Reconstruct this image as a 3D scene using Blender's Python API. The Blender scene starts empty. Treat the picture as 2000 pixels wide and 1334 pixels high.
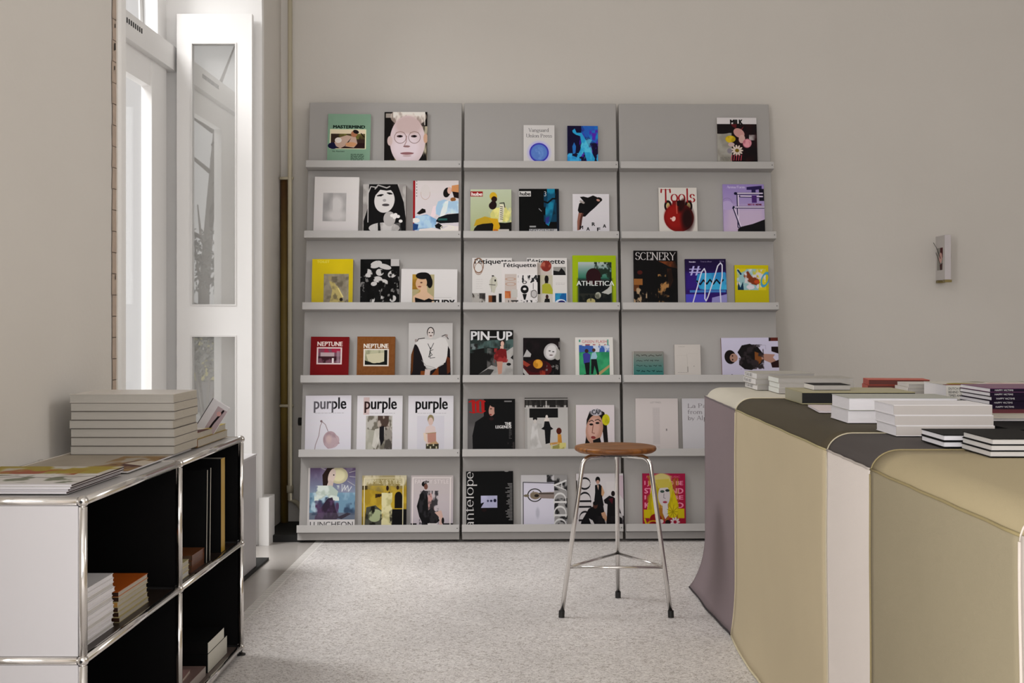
import bpy, bmesh, math, random
import numpy as np
from mathutils import Vector, Matrix

# ------------------------------------------------------------------ camera, world, lights, exposure
S = bpy.context.scene
COL = S.collection
F = 2504.0                       # focal length in pixels of a 2000 px wide frame
VX, VY, CH = 1050.0, 630.0, 1.12  # point the camera faces, camera height
cd = bpy.data.cameras.new('camera'); cam = bpy.data.objects.new('camera', cd); COL.objects.link(cam)
cam.location = (0, 0, CH); cam.rotation_euler = (math.radians(90), 0, 0)
cd.sensor_width = 36; cd.lens = F / 2000 * 36
cd.shift_x = -(VX - 1000) / 2000; cd.shift_y = -(667 - VY) / 2000
cd.clip_start = .05; cd.clip_end = 200
S.camera = cam
S.view_settings.view_transform = 'Standard'; S.view_settings.look = 'None'
S.view_settings.gamma = 1; S.view_settings.exposure = 0.09
S.view_settings.use_curve_mapping = False
wd = bpy.data.worlds.new('sky'); S.world = wd; wd.use_nodes = True
bg = wd.node_tree.nodes['Background']; bg.inputs[0].default_value = (.66, .64, .625, 1); bg.inputs[1].default_value = 0.95

def area(name, loc, rot, sx, sy, power, col=(1, 1, 1), spread=180):
    l = bpy.data.lights.new(name, 'AREA'); l.shape = 'RECTANGLE'; l.size = sx; l.size_y = sy
    l.energy = power; l.color = col; l.spread = math.radians(spread)
    o = bpy.data.objects.new(name, l); COL.objects.link(o); o.location = loc
    o.rotation_euler = [math.radians(a) for a in rot]; return o
# daylight: open sky over the street for the arched window in view, its neighbour behind the camera, the shop front, and a fill light added on the right without a window
def aim(o, t): o.rotation_euler = (Vector(t) - o.location).to_track_quat('-Z', 'Y').to_euler()
aim(area('sky_over_street', (-4.4, 4.6, 5.9), (0, 0, 0), 4.5, 3.0, 760, (1, .99, .98)), (-.9, 5.0, 1.0))
area('daylight_neighbour_window', (-1.46, .2, 1.9), (0, -90, 0), 2.9, 1.9, 104, (1, .985, .975))
area('daylight_shop_front', (.9, -3.1, 2.5), (90, 0, 0), 4.6, 2.6, 86, (1, .99, .985))
aim(area('fill_light_right', (3.72, 3.6, 2.9), (0, 0, 0), 2.0, 2.4, 15, (1, .985, .97), 80), (-1.9, 4.9, 1.9))  # added lamp with no real source, brightens left wall and window frames

# ------------------------------------------------------------------ helpers
def lin(c):
    if isinstance(c, str): c = [int(c[i:i + 2], 16) / 255 for i in (0, 2, 4)]
    return tuple(x / 12.92 if x <= .04045 else ((x + .055) / 1.055) ** 2.4 for x in c)
GAIN = 1.32   # paper and cloth colours are read from the photograph, where white stands at about 0.6
def seen(c, g=GAIN): return tuple(min(x * g, .92) for x in lin(c))

MATS = {}
def mat(name, col, rough=.6, metal=0, noise=None, bump=None, spec=.5, coat=0):
    """col linear rgb; noise=(scale, second colour, amount); bump=(scale, strength)"""
    if name in MATS: return MATS[name]
    m = bpy.data.materials.new(name); m.use_nodes = True; nt = m.node_tree; b = nt.nodes['Principled BSDF']
    b.inputs['Base Color'].default_value = (*col, 1); b.inputs['Roughness'].default_value = rough
    b.inputs['Metallic'].default_value = metal; b.inputs['Specular IOR Level'].default_value = spec
    b.inputs['Coat Weight'].default_value = coat
    tc = nt.nodes.new('ShaderNodeTexCoord')
    if noise:
        n = nt.nodes.new('ShaderNodeTexNoise'); n.inputs['Scale'].default_value = noise[0]; n.inputs['Detail'].default_value = 5
        if len(noise) > 3:
            mp = nt.nodes.new('ShaderNodeMapping'); mp.inputs['Scale'].default_value = noise[3]
            nt.links.new(tc.outputs['Object'], mp.inputs[0]); nt.links.new(mp.outputs[0], n.inputs[0])
        else: nt.links.new(tc.outputs['Object'], n.inputs[0])
        r = nt.nodes.new('ShaderNodeValToRGB'); r.color_ramp.elements[0].position = .5 - noise[2]; r.color_ramp.elements[1].position = .5 + noise[2]
        r.color_ramp.elements[0].color = (*noise[1], 1); r.color_ramp.elements[1].color = (*col, 1)
        nt.links.new(n.outputs[0], r.inputs[0]); nt.links.new(r.outputs[0], b.inputs['Base Color'])
    if bump:
        n2 = nt.nodes.new('ShaderNodeTexNoise'); n2.inputs['Scale'].default_value = bump[0]; n2.inputs['Detail'].default_value = 4
        bp = nt.nodes.new('ShaderNodeBump'); bp.inputs['Strength'].default_value = bump[1]; bp.inputs['Distance'].default_value = .01
        nt.links.new(tc.outputs['Object'], n2.inputs[0]); nt.links.new(n2.outputs[0], bp.inputs['Height']); nt.links.new(bp.outputs[0], b.inputs['Normal'])
    MATS[name] = m; return m

def box(bm, x0, y0, z0, x1, y1, z1):
    v = [bm.verts.new(p) for p in ((x0, y0, z0), (x1, y0, z0), (x1, y1, z0), (x0, y1, z0), (x0, y0, z1), (x1, y0, z1), (x1, y1, z1), (x0, y1, z1))]
    for f in ((3, 2, 1, 0), (4, 5, 6, 7), (0, 1, 5, 4), (1, 2, 6, 5), (2, 3, 7, 6), (3, 0, 4, 7)): bm.faces.new([v[i] for i in f])
def quad(bm, *ps): return bm.faces.new([bm.verts.new(p) for p in ps])
def tube(bm, pts, r, seg=14, caps=True):
    pts = [Vector(p) for p in pts]; rings = []; prev = None
    for i, p in enumerate(pts):
        a = pts[max(i - 1, 0)]; b = pts[min(i + 1, len(pts) - 1)]; t = (b - a).normalized()
        if prev is None:
            u = t.orthogonal().normalized()
        else:
            u = (prev - t * prev.dot(t)).normalized()
        prev = u; w = t.cross(u)
        rr = r[i] if isinstance(r, (list, tuple)) else r
        rings.append([bm.verts.new(p + (u * math.cos(2 * math.pi * k / seg) + w * math.sin(2 * math.pi * k / seg)) * rr) for k in range(seg)])
    for A, B in zip(rings, rings[1:]):
        for k in range(seg): bm.faces.new((A[k], A[(k + 1) % seg], B[(k + 1) % seg], B[k]))
    if caps: bm.faces.new(rings[0][::-1]); bm.faces.new(rings[-1])
def lathe(bm, prof, seg=32, c=(0, 0, 0)):
    rings = []
    for r, z in prof:
        rings.append([bm.verts.new((c[0] + r * math.cos(2 * math.pi * k / seg), c[1] + r * math.sin(2 * math.pi * k / seg), c[2] + z)) for k in range(seg)])
    for A, B in zip(rings, rings[1:]):
        for k in range(seg): bm.faces.new((A[k], A[(k + 1) % seg], B[(k + 1) % seg], B[k]))
    bm.faces.new(rings[0][::-1]); bm.faces.new(rings[-1])
def obj(name, bm, m, parent=None, smooth=False, bevel=0, label=None, cat=None, group=None, kind=None, mw=None):
    bmesh.ops.recalc_face_normals(bm, faces=bm.faces[:])
    me = bpy.data.meshes.new(name); bm.to_mesh(me); bm.free(); me.materials.append(m)
    if smooth: me.polygons.foreach_set('use_smooth', [True] * len(me.polygons))
    o = bpy.data.objects.new(name, me); COL.objects.link(o); o.parent = parent
    if mw is not None: o.matrix_world = mw
    if bevel:
        b = o.modifiers.new('bevel', 'BEVEL'); b.width = bevel; b.segments = 2; b.limit_method = 'ANGLE'
    tag(o, label, cat, group, kind); return o
def tag(o, label=None, cat=None, group=None, kind=None):
    for k, v in (('label', label), ('category', cat), ('group', group), ('kind', kind)):
        if v: o[k] = v
def empty(name, mw, label, cat, group=None):
    o = bpy.data.objects.new(name, None); COL.objects.link(o); o.empty_display_size = .05
    o.matrix_world = mw if isinstance(mw, Matrix) else Matrix.Translation(mw); tag(o, label, cat, group); return o
def bx(name, c, m, parent=None, bevel=0, **k):
    bm = bmesh.new(); box(bm, *c); return obj(name, bm, m, parent, bevel=bevel, **k)
# ------------------------------------------------------------------ printed covers, drawn by numpy
FONTCACHE = {}
def glyph_tris(s):
    if s not in FONTCACHE:
        c = bpy.data.curves.new('t', 'FONT'); c.body = s; c.resolution_u = 3
        o = bpy.data.objects.new('t', c); me = bpy.data.meshes.new_from_object(o)
        me.calc_loop_triangles()
        v = np.array([x.co[:2] for x in me.vertices]); t = np.array([x.vertices[:] for x in me.loop_triangles])
        bpy.data.objects.remove(o); bpy.data.curves.remove(c); bpy.data.meshes.remove(me)
        FONTCACHE[s] = (v, t)
    return FONTCACHE[s]
# serif stroke font: x right, y up, cap height 1; entries: advance, strokes; a=arc(cx,cy,rx,ry,deg0,deg1) l=line s=serif tick
XH = .62
def _bowl(x, y0=0, y1=XH, w=.25): return ('a', x, (y0 + y1) / 2, w, (y1 - y0) / 2, 0, 360)
SERIF = {
 'T': (.82, [('l', .4, 0, .4, 1), ('l', .03, 1, .77, 1), ('l', .04, 1, .02, .78), ('l', .76, 1, .78, .78), ('s', .4, 0)]),
 'o': (.62, [_bowl(.3)]), 'l': (.32, [('l', .15, 0, .15, 1.05), ('s', .15, 0)]),
 's': (.5, [('a', .25, .47, .16, .15, 20, 250), ('a', .25, .16, .18, .16, -160, 80)]),
 'S': (.62, [('a', .3, .76, .22, .24, 20, 265), ('a', .3, .26, .25, .26, -165, 85)]),
 'C': (.8, [('a', .42, .5, .36, .5, 45, 315)]), 'E': (.68, [('l', .14, 0, .14, 1), ('l', .03, 1, .58, 1), ('l', .03, 0, .62, 0), ('l', .14, .52, .46, .52), ('l', .58, 1, .58, .84), ('l', .62, 0, .63, .18)]),
 'N': (.9, [('l', .14, 0, .14, 1), ('l', .14, 1, .74, 0), ('l', .74, 0, .74, 1), ('s', .14, 0), ('s', .74, 1), ('s', .1, 1)]),
 'R': (.76, [('l', .14, 0, .14, 1), ('a', .3, .76, .24, .24, -90, 90), ('l', .03, 1, .3, 1), ('l', .14, .52, .3, .52), ('l', .34, .5, .68, 0), ('s', .14, 0), ('s', .7, 0)]),
 'Y': (.76, [('l', .06, 1, .38, .48), ('l', .38, .48, .7, 1), ('l', .38, 0, .38, .48), ('s', .06, 1), ('s', .7, 1), ('s', .38, 0)]),
 'V': (.76, [('l', .08, 1, .4, 0), ('l', .4, 0, .7, 1), ('s', .08, 1), ('s', .7, 1)]),
 'U': (.84, [('l', .14, 1, .14, .3), ('a', .42, .3, .28, .3, 180, 360), ('l', .7, 1, .7, .3), ('s', .14, 1), ('s', .7, 1)]),
 'P': (.7, [('l', .14, 0, .14, 1), ('a', .3, .74, .27, .26, -90, 90), ('l', .03, 1, .3, 1), ('l', .14, .48, .3, .48), ('s', .14, 0)]),
 'L': (.66, [('l', .14, 0, .14, 1), ('l', .03, 0, .58, 0), ('l', .58, 0, .6, .2), ('s', .14, 1)]),
 'A': (.8, [('l', .08, 0, .4, 1), ('l', .4, 1, .72, 0), ('l', .2, .34, .6, .34), ('s', .08, 0), ('s', .72, 0)]),
 'a': (.56, [('a', .24, .18, .17, .18, 0, 360), ('l', .42, 0, .42, .45), ('a', .24, .42, .18, .2, 0, 150)]),
 'n': (.64, [('l', .13, 0, .13, XH), ('a', .3, .4, .19, .22, 0, 180), ('l', .49, 0, .49, .4), ('s', .13, 0), ('s', .49, 0)]),
 'u': (.64, [('l', .13, XH, .13, .22), ('a', .3, .22, .18, .22, 180, 360), ('l', .49, 0, .49, XH), ('s', .1, XH)]),
 'g': (.58, [('a', .26, .4, .18, .2, 0, 360), ('a', .27, -.14, .22, .14, 0, 360), ('l', .26, .2, .14, .04)]),
 'r': (.46, [('l', .13, 0, .13, XH), ('a', .3, .4, .18, .2, 50, 160), ('s', .13, 0)]),
 'd': (.62, [('a', .26, .3, .2, .3, 0, 360), ('l', .47, 0, .47, 1.05)]), 'i': (.3, [('l', .14, 0, .14, XH), ('a', .14, .84, .04, .04, 0, 360), ('s', .14, 0)]),
 'e': (.56, [('a', .27, .31, .22, .31, 0, 310), ('l', .06, .33, .48, .33)]), 'y': (.56, [('l', .06, XH, .28, .02), ('l', .28, .02, .5, XH), ('l', .28, .02, .12, -.26)]),
 'f': (.4, [('l', .15, 0, .15, .8), ('a', .28, .8, .13, .22, 60, 180), ('l', .03, XH, .36, XH), ('s', .15, 0)]),
 'm': (.95, [('l', .13, 0, .13, XH), ('a', .29, .42, .17, .2, 0, 180), ('l', .46, 0, .46, .42), ('a', .62, .42, .17, .2, 0, 180), ('l', .79, 0, .79, .42), ('s', .13, 0), ('s', .46, 0), ('s', .79, 0)]),
 'b': (.6, [('l', .12, 0, .12, 1.05), ('a', .33, .3, .2, .3, 0, 360)]), 'p': (.62, [('l', .13, -.36, .13, XH), ('a', .33, .3, .2, .3, 0, 360), ('s', .13, -.36)]),
 't': (.4, [('l', .15, 0, .15, .85), ('l', .02, XH, .34, XH), ('l', .15, 0, .34, .04)]), 'O': (.92, [('a', .45, .5, .38, .5, 0, 360)]),
 'D': (.88, [('l', .16, 0, .16, 1), ('a', .3, .5, .45, .5, -90, 90), ('l', .04, 1, .3, 1), ('l', .04, 0, .3, 0)]), 'I': (.32, [('l', .15, 0, .15, 1), ('s', .15, 0), ('s', .15, 1)]),
 'F': (.64, [('l', .14, 0, .14, 1), ('l', .03, 1, .58, 1), ('l', .14, .52, .46, .52), ('l', .58, 1, .58, .84), ('s', .14, 0)]),
 ' ': (.3, [])}
class Paint:
    def __init__(s, aspect, base, hid=.12, W=216, seed=1):
        s.W = W; s.a = aspect; s.H = int(W * aspect * (1 + hid)); s.im = np.zeros((s.H, s.W, 3)); s.rng = np.random.RandomState(seed)
        y, x = np.mgrid[0:s.H, 0:s.W]; s.x = (x + .5) / W; s.y = (y + .5) / (W * aspect)   # x 0..1, y 0..1 over the visible part
        s.im[:] = s.c(base)
    def c(s, c): return np.array([int(c[i:i + 2], 16) / 255 for i in (0, 2, 4)])
    def blend(s, m, c, a=1):
        c = s.c(c) if isinstance(c, str) else c
        m = (np.clip(m, 0, 1) * a)[..., None]; s.im = s.im * (1 - m) + c * m; return s
    def R(s, x0, y0, x1, y1, c, a=1, soft=0):
        k = s.W if not soft else 1 / soft
        m = np.minimum(np.minimum(s.x - x0, x1 - s.x), np.minimum(s.y - y0, y1 - s.y) * s.a) * k + .5
        return s.blend(m, c, a)
    def G(s, c0, c1, x0=0, y0=0, x1=1, y1=1.2, d='y'):
        t = ((s.y - y0) / (y1 - y0)) if d == 'y' else ((s.x - x0) / (x1 - x0)); t = np.clip(t, 0, 1)[..., None]
        m = ((s.x >= x0) & (s.x <= x1) & (s.y >= y0) & (s.y <= y1))[..., None]
        s.im = np.where(m, s.c(c0) * (1 - t) + s.c(c1) * t, s.im); return s
    def E(s, cx, cy, rx, ry, c, rot=0, a=1, soft=0, ring=0):
        r = math.radians(rot); dx = s.x - cx; dy = (s.y - cy) * s.a; u = dx * math.cos(r) + dy * math.sin(r); v = -dx * math.sin(r) + dy * math.cos(r)
        ry = ry * s.a; d = np.sqrt((u / rx) ** 2 + (v / ry) ** 2); w = min(rx, ry)
        if ring: m = (ring / 2 - np.abs(d - 1) * w) * s.W + .5
        else: m = (1 - d) * w * (s.W if not soft else 1 / soft) + .5
        return s.blend(m, c, a)
    def Y(s, pts, c, a=1):
        ins = np.zeros(s.x.shape); n = len(pts)
        for ox, oy in ((-.3, -.3), (.3, -.3), (-.3, .3), (.3, .3)):
            X = s.x + ox / s.W; Yy = s.y + oy / s.W / s.a; q = np.zeros(X.shape, bool)
            for i in range(n):
                x0, y0 = pts[i]; x1, y1 = pts[(i + 1) % n]
                if y0 == y1: continue
                q ^= ((y0 > Yy) != (y1 > Yy)) & (X < (x1 - x0) * (Yy - y0) / (y1 - y0) + x0)
            ins += q / 4
        return s.blend(ins, c, a)
    def L(s, pts, w, c, a=1):
        m = np.zeros(s.x.shape)
        for (x0, y0), (x1, y1) in zip(pts, pts[1:]):
            dx, dy = x1 - x0, (y1 - y0) * s.a; l2 = dx * dx + dy * dy + 1e-12; px = s.x - x0; py = (s.y - y0) * s.a
            t = np.clip((px * dx + py * dy) / l2, 0, 1); m = np.maximum(m, (w / 2 - np.hypot(px - t * dx, py - t * dy)) * s.W + .5)
        return s.blend(m, c, a)
    def noise(s, sx, sy, oct=2):
        out = 0; amp = 1; tot = 0
        for o in range(oct):
            g = s.rng.rand(int(sy) + 3, int(sx) + 3); X = np.clip(s.x, 0, 1) * sx; Yy = np.clip(s.y / 1.3, 0, 1) * sy
            i = X.astype(int); j = Yy.astype(int); fx = X - i; fy = Yy - j; fx = fx * fx * (3 - 2 * fx); fy = fy * fy * (3 - 2 * fy)
            out = out + amp * (g[j, i] * (1 - fx) * (1 - fy) + g[j, i + 1] * fx * (1 - fy) + g[j + 1, i] * (1 - fx) * fy + g[j + 1, i + 1] * fx * fy)
            tot += amp; amp *= .5; sx *= 2; sy *= 2
        return out / tot
    def N(s, x0, y0, x1, y1, c, sx=8, sy=8, thr=.5, k=8, a=1, ell=False):
        n = s.noise(sx, sy, 3)
        if ell:
            m = np.clip((1 - np.hypot((s.x - (x0 + x1) / 2) / ((x1 - x0) / 2), (s.y - (y0 + y1) / 2) / ((y1 - y0) / 2))) * 6, 0, 1)
        else: m = (s.x >= x0) & (s.x <= x1) & (s.y >= y0) & (s.y <= y1)
        return s.blend(np.clip((n - thr) * k + .5, 0, 1) * m, c, a)
    def T(s, t, x, y, w, h, c, rot=0, bold=0, a=1, clip=None):
        v, tri = glyph_tris(t); lo = v.min(0); hi = v.max(0); p = (v - lo) / (hi - lo); SS = 3
        if rot == 0: P = np.stack([x + p[:, 0] * w, y + (1 - p[:, 1]) * h], 1)
        elif rot == 90: P = np.stack([x + (1 - p[:, 1]) * w, y + (1 - p[:, 0]) * h], 1)      # reads upward
        else: P = np.stack([x + p[:, 1] * w, y + p[:, 0] * h], 1)                         # reads downward
        P = P * [s.W * SS, s.W * s.a * SS]; Hh, Ww = s.H * SS, s.W * SS; buf = np.zeros((Hh, Ww), bool)
        for q in P[tri]:
            x0, y0 = np.floor(q.min(0)).astype(int); x1, y1 = np.ceil(q.max(0)).astype(int) + 1
            x0 = max(x0, 0); y0 = max(y0, 0); x1 = min(x1, Ww); y1 = min(y1, Hh)
            if x0 >= x1 or y0 >= y1: continue
            gy, gx = np.mgrid[y0:y1, x0:x1]; gx = gx + .5; gy = gy + .5
            A, B, C = q; e = lambda a_, b_: (b_[0] - a_[0]) * (gy - a_[1]) - (b_[1] - a_[1]) * (gx - a_[0])
            e0, e1, e2 = e(A, B), e(B, C), e(C, A)
            buf[y0:y1, x0:x1] |= ((e0 >= 0) & (e1 >= 0) & (e2 >= 0)) | ((e0 <= 0) & (e1 <= 0) & (e2 <= 0))
        k = int(round(bold * s.W * SS))
        if k:
            b2 = buf.copy()
            for d in range(1, k + 1):
                b2[:, d:] |= buf[:, :-d]
                if d * 2 <= k: b2[d:] |= buf[:-d]
            buf = b2
        m = buf.reshape(s.H, SS, s.W, SS).mean((1, 3))
        if clip is not None: m = m * ((s.x > clip[0]) & (s.x < clip[1]))
        return s.blend(m, c, a)
    def Q(s, t, x, y, w, h, c, thick=.16, thin=.04, rot=0, serif=.1, sp=0, a=1):
        """serif lettering; x,y top-left of the cap box, w,h its size"""
        tot = sum(SERIF[q][0] + sp for q in t) - sp; m = np.zeros(s.x.shape)
        if rot == 0: X = (s.x - x) / w * tot; Yy = 1 - (s.y - y) / h; sc = h * s.a * s.W; ax = w / tot / (h * s.a)
        elif rot == 90: X = (1 - (s.y - y) / h) * tot; Yy = 1 - (s.x - x) / w; sc = w * s.W; ax = h * s.a / tot / w
        off = 0
        for ch in t:
            adv, st = SERIF[ch]
            for q in st:
                if q[0] == 's': pts = [(q[1] - serif / ax * .7, q[2]), (q[1] + serif / ax * .7, q[2])]
                elif q[0] == 'l': pts = [(q[1], q[2]), (q[3], q[4])]
                else:
                    n = 18; pts = [(q[1] + q[3] * math.cos(math.radians(q[5] + (q[6] - q[5]) * i / n)), q[2] + q[4] * math.sin(math.radians(q[5] + (q[6] - q[5]) * i / n))) for i in range(n + 1)]
                for (x0, y0), (x1, y1) in zip(pts, pts[1:]):
                    dx = (x1 - x0) * ax; dy = y1 - y0; l = math.hypot(dx, dy) + 1e-9; wd = thin + (thick - thin) * (abs(dy) / l) ** 1.5
                    if q[0] == 'l' and ch in 'AVYNMy' and dx * dy > 0 and abs(dx) > .02: wd = thin * 1.2
                    px = (X - off - x0) * ax; py = Yy - y0; tt = np.clip((px * dx + py * dy) / (l * l), 0, 1)
                    m = np.maximum(m, (wd / 2 - np.hypot(px - tt * dx, py - tt * dy)) * sc + .5)
            off += adv + sp
        return s.blend(m, c, a)
    def face(s, cx, cy, r, skin='c9a48e', hair='1a1210', rot=0, hr=1.25):
        s.E(cx, cy - r * .25 / s.a, r * hr, r * 1.25 / s.a, hair, rot); s.E(cx, cy + r * .15 / s.a, r * .8, r * 1.1 / s.a, skin, rot)
        for k in (-1, 1): s.E(cx + k * r * .34, cy, r * .15, r * .07 / s.a, '2a1a16')
        s.E(cx, cy + r * .35 / s.a, r * .08, r * .16 / s.a, '8a5a4c', a=.5); s.E(cx, cy + r * .72 / s.a, r * .26, r * .08 / s.a, '7c3030'); return s
    def image(s, name, gain=GAIN):
        im = np.clip(s.im, 0, 1); l = np.where(im <= .04045, im / 12.92, ((im + .055) / 1.055) ** 2.4)
        l = np.clip(l ** 1.12 * gain * 1.06, 0, .9); o = np.where(l <= .0031308, l * 12.92, 1.055 * l ** (1 / 2.4) - .055)
        px = np.ones((s.H, s.W, 4), np.float32); px[..., :3] = o[::-1]
        I = bpy.data.images.new(name, s.W, s.H); I.pixels.foreach_set(px.ravel()); I.update(); I.pack(); return I
def print_mat(name, p, rough=.5, gain=GAIN):
    m = bpy.data.materials.new(name); m.use_nodes = True; nt = m.node_tree; b = nt.nodes['Principled BSDF']
    t = nt.nodes.new('ShaderNodeTexImage'); t.image = p.image(name, gain); t.extension = 'EXTEND'; nt.links.new(t.outputs[0], b.inputs['Base Color'])
    b.inputs['Roughness'].default_value = rough; b.inputs['Specular IOR Level'].default_value = .1; return m
# ------------------------------------------------------------------ the covers on the racks
# unit, row, left px, right px, top px (of the 2000 px frame), thickness, base colour, edge colour, label, painter
COV = []
def cover(u, r, x0, x1, yt, t, base, edge, label, cat='magazine'):
    def deco(f): COV.append((u, r, x0, x1, yt, t, base, edge, label, cat, f)); return f
    return deco
def lines(p, x0, y0, x1, n, dy, c, h=.008, seed=1, a=.8):
    r = random.Random(seed)
    for i in range(n):
        x = x0
        while x < x1 - .02:
            w = min(r.uniform(.03, .1), x1 - x); p.R(x, y0 + i * dy, x + w, y0 + i * dy + h, c, a); x += w + .015

@cover(0, 0, 639.6, 723, 223, .014, '7c9a86', 'a9b5a4', 'sage green magazine with a framed photo of a reclining man')
def _(p):
    p.N(0, 0, 1, 1.2, '86a390', 3, 3, .5, 2, .5); p.T('MASTERMIND', .12, .245, .74, .065, '16261e', bold=.012)
    p.R(.05, .33, .9, .76, 'd8d3b4'); p.R(.075, .35, .875, .745, '3a2a22'); p.N(.075, .35, .875, .55, '6d6a35', 6, 6, .5, 4); p.R(.075, .35, .875, .43, 'd9c9b0'); p.R(.075, .63, .875, .745, '2b1414'); p.E(.13, .69, .12, .07, '15163a')
    p.Y([(.16, .62), (.24, .52), (.45, .46), (.66, .5), (.7, .64), (.62, .73), (.4, .7), (.3, .745), (.2, .7)], 'b9a092'); p.E(.62, .43, .075, .07, 'a87457', 20); p.E(.66, .385, .07, .04, '1a1214', 20); p.Y([(.55, .52), (.45, .63), (.4, .7), (.47, .66)], '222222'); p.E(.25, .57, .08, .06, 'd5cdc8'); p.E(.55, .66, .13, .05, 'c2946e')
    p.L([(.78, .42), (.86, .5)], .02, '1c120e'); p.T('No. Fourteen', .12, .795, .28, .03, '1d2c24'); lines(p, .55, .865, .86, 6, .024, '2d4034', .012, 3)
@cover(0, 0, 751, 835, 219, .014, '14100e', 'b9b2ae', 'magazine whose cover is a huge pale face in round glasses')
def _(p):
    p.N(0, .5, .3, 1.2, '7b6a3a', 10, 3, .5, 4); p.N(.85, .3, 1, 1.2, 'a9a08c', 12, 4, .45, 4); p.E(.56, .1, .42, .2, '8d8078'); p.N(.2, 0, .95, .28, 'd9d2cc', 9, 7, .45, 5)
    p.R(.03, .03, .18, .12, 'b9b0a8', .8); p.E(.54, .6, .41, .52, 'cbbcc0'); p.E(.56, .28, .32, .2, 'b9a3a0', a=.7, soft=.1); p.E(.5, .75, .3, .28, 'd3c6cc', soft=.12)
    p.E(.13, .6, .06, .1, 'c3b0ae'); p.E(.96, .55, .05, .1, 'bf9c86')
    for k, x in ((-1, .37), (1, .7)):
        p.E(x, .53, .135, .12, '8c7776', ring=.014); p.E(x - .01, .505, .07, .025, '4d3a3c'); p.E(x, .505, .03, .025, '1c1416'); p.L([(x - .1, .43), (x, .41), (x + .09, .43)], .02, '9a827a', a=.6)
    p.L([(.52, .5), (.51, .62), (.46, .71), (.56, .73)], .022, 'a88f90'); p.E(.52, .715, .08, .02, '8d6f70'); p.E(.53, .86, .15, .028, '9c7276'); p.L([(.38, .855), (.52, .862), (.68, .852)], .012, '6e4a50'); p.E(.53, .91, .1, .02, 'bba7ab')
@cover(0, 1, 613, 700, 346, .03, 'c9c5c4', 'c9c6c2', 'tall white magazine with a small faded grey portrait in the middle')
def _(p):
    p.G('cbc8c7', 'c3bfc0'); p.R(.2, .3, .72, .83, 'aeabab'); p.N(.2, .3, .72, .83, '8e8c8d', 4, 5, .5, 2, .8); p.E(.5, .52, .14, .16, 'c0bdbd', soft=.08); p.N(.2, .3, .42, .83, '848384', 4, 4, .4, 2, .5); p.E(.5, .72, .2, .1, 'bdbaba', soft=.1)
@cover(0, 1, 709, 793, 360, .03, '8f8b89', '3a1512', 'black and white magazine with a long haired girl staring out')
def _(p):
    p.N(0, 0, 1, 1.2, 'a9a6a4', 8, 8, .5, 3); p.Y([(.14, 0), (.8, 0), (.95, .4), (1, .75), (1, 1.2), (.02, 1.2), (.02, .8), (.12, .5)], '0c0b0c'); p.E(.5, .35, .235, .27, 'c7c4c3', 8)
    p.Y([(.3, 0), (.8, 0), (.74, .3), (.68, .12), (.55, .14), (.4, .12), (.28, .25)], '0e0d0e'); p.E(.4, .24, .08, .02, '2a2829', -12); p.E(.62, .2, .07, .02, '2a2829', 12); p.E(.41, .245, .03, .02, '000000'); p.E(.62, .205, .03, .02, '000000'); p.E(.5, .35, .04, .03, '9a9798'); p.E(.53, .45, .085, .028, '4d494a')
    p.L([(.32, .07), (.18, .05), (.12, .2), (.12, .82)], .022, 'b9b6b5'); p.L([(.28, .1), (.35, .02), (.55, .08), (.62, .05)], .03, 'a5a2a1'); p.E(.5, .95, .36, .12, 'bcb9b8'); p.E(.62, .75, .14, .16, 'a8a5a4'); p.Y([(.35, .85), (.4, .8), (.44, 1.2), (.36, 1.2)], '111111'); p.Y([(.08, .82), (.15, .85), (.05, 1.2), (0, 1.2)], '0b0b0b')
    for x, y in ((.68, .68), (.76, .66), (.82, .7), (.74, .72), (.88, .8)): p.E(x, y, .045, .035, 'd3d0cf')
    p.N(.3, .84, .9, 1.2, '8a8786', 14, 6, .55, 4, .6)
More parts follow.
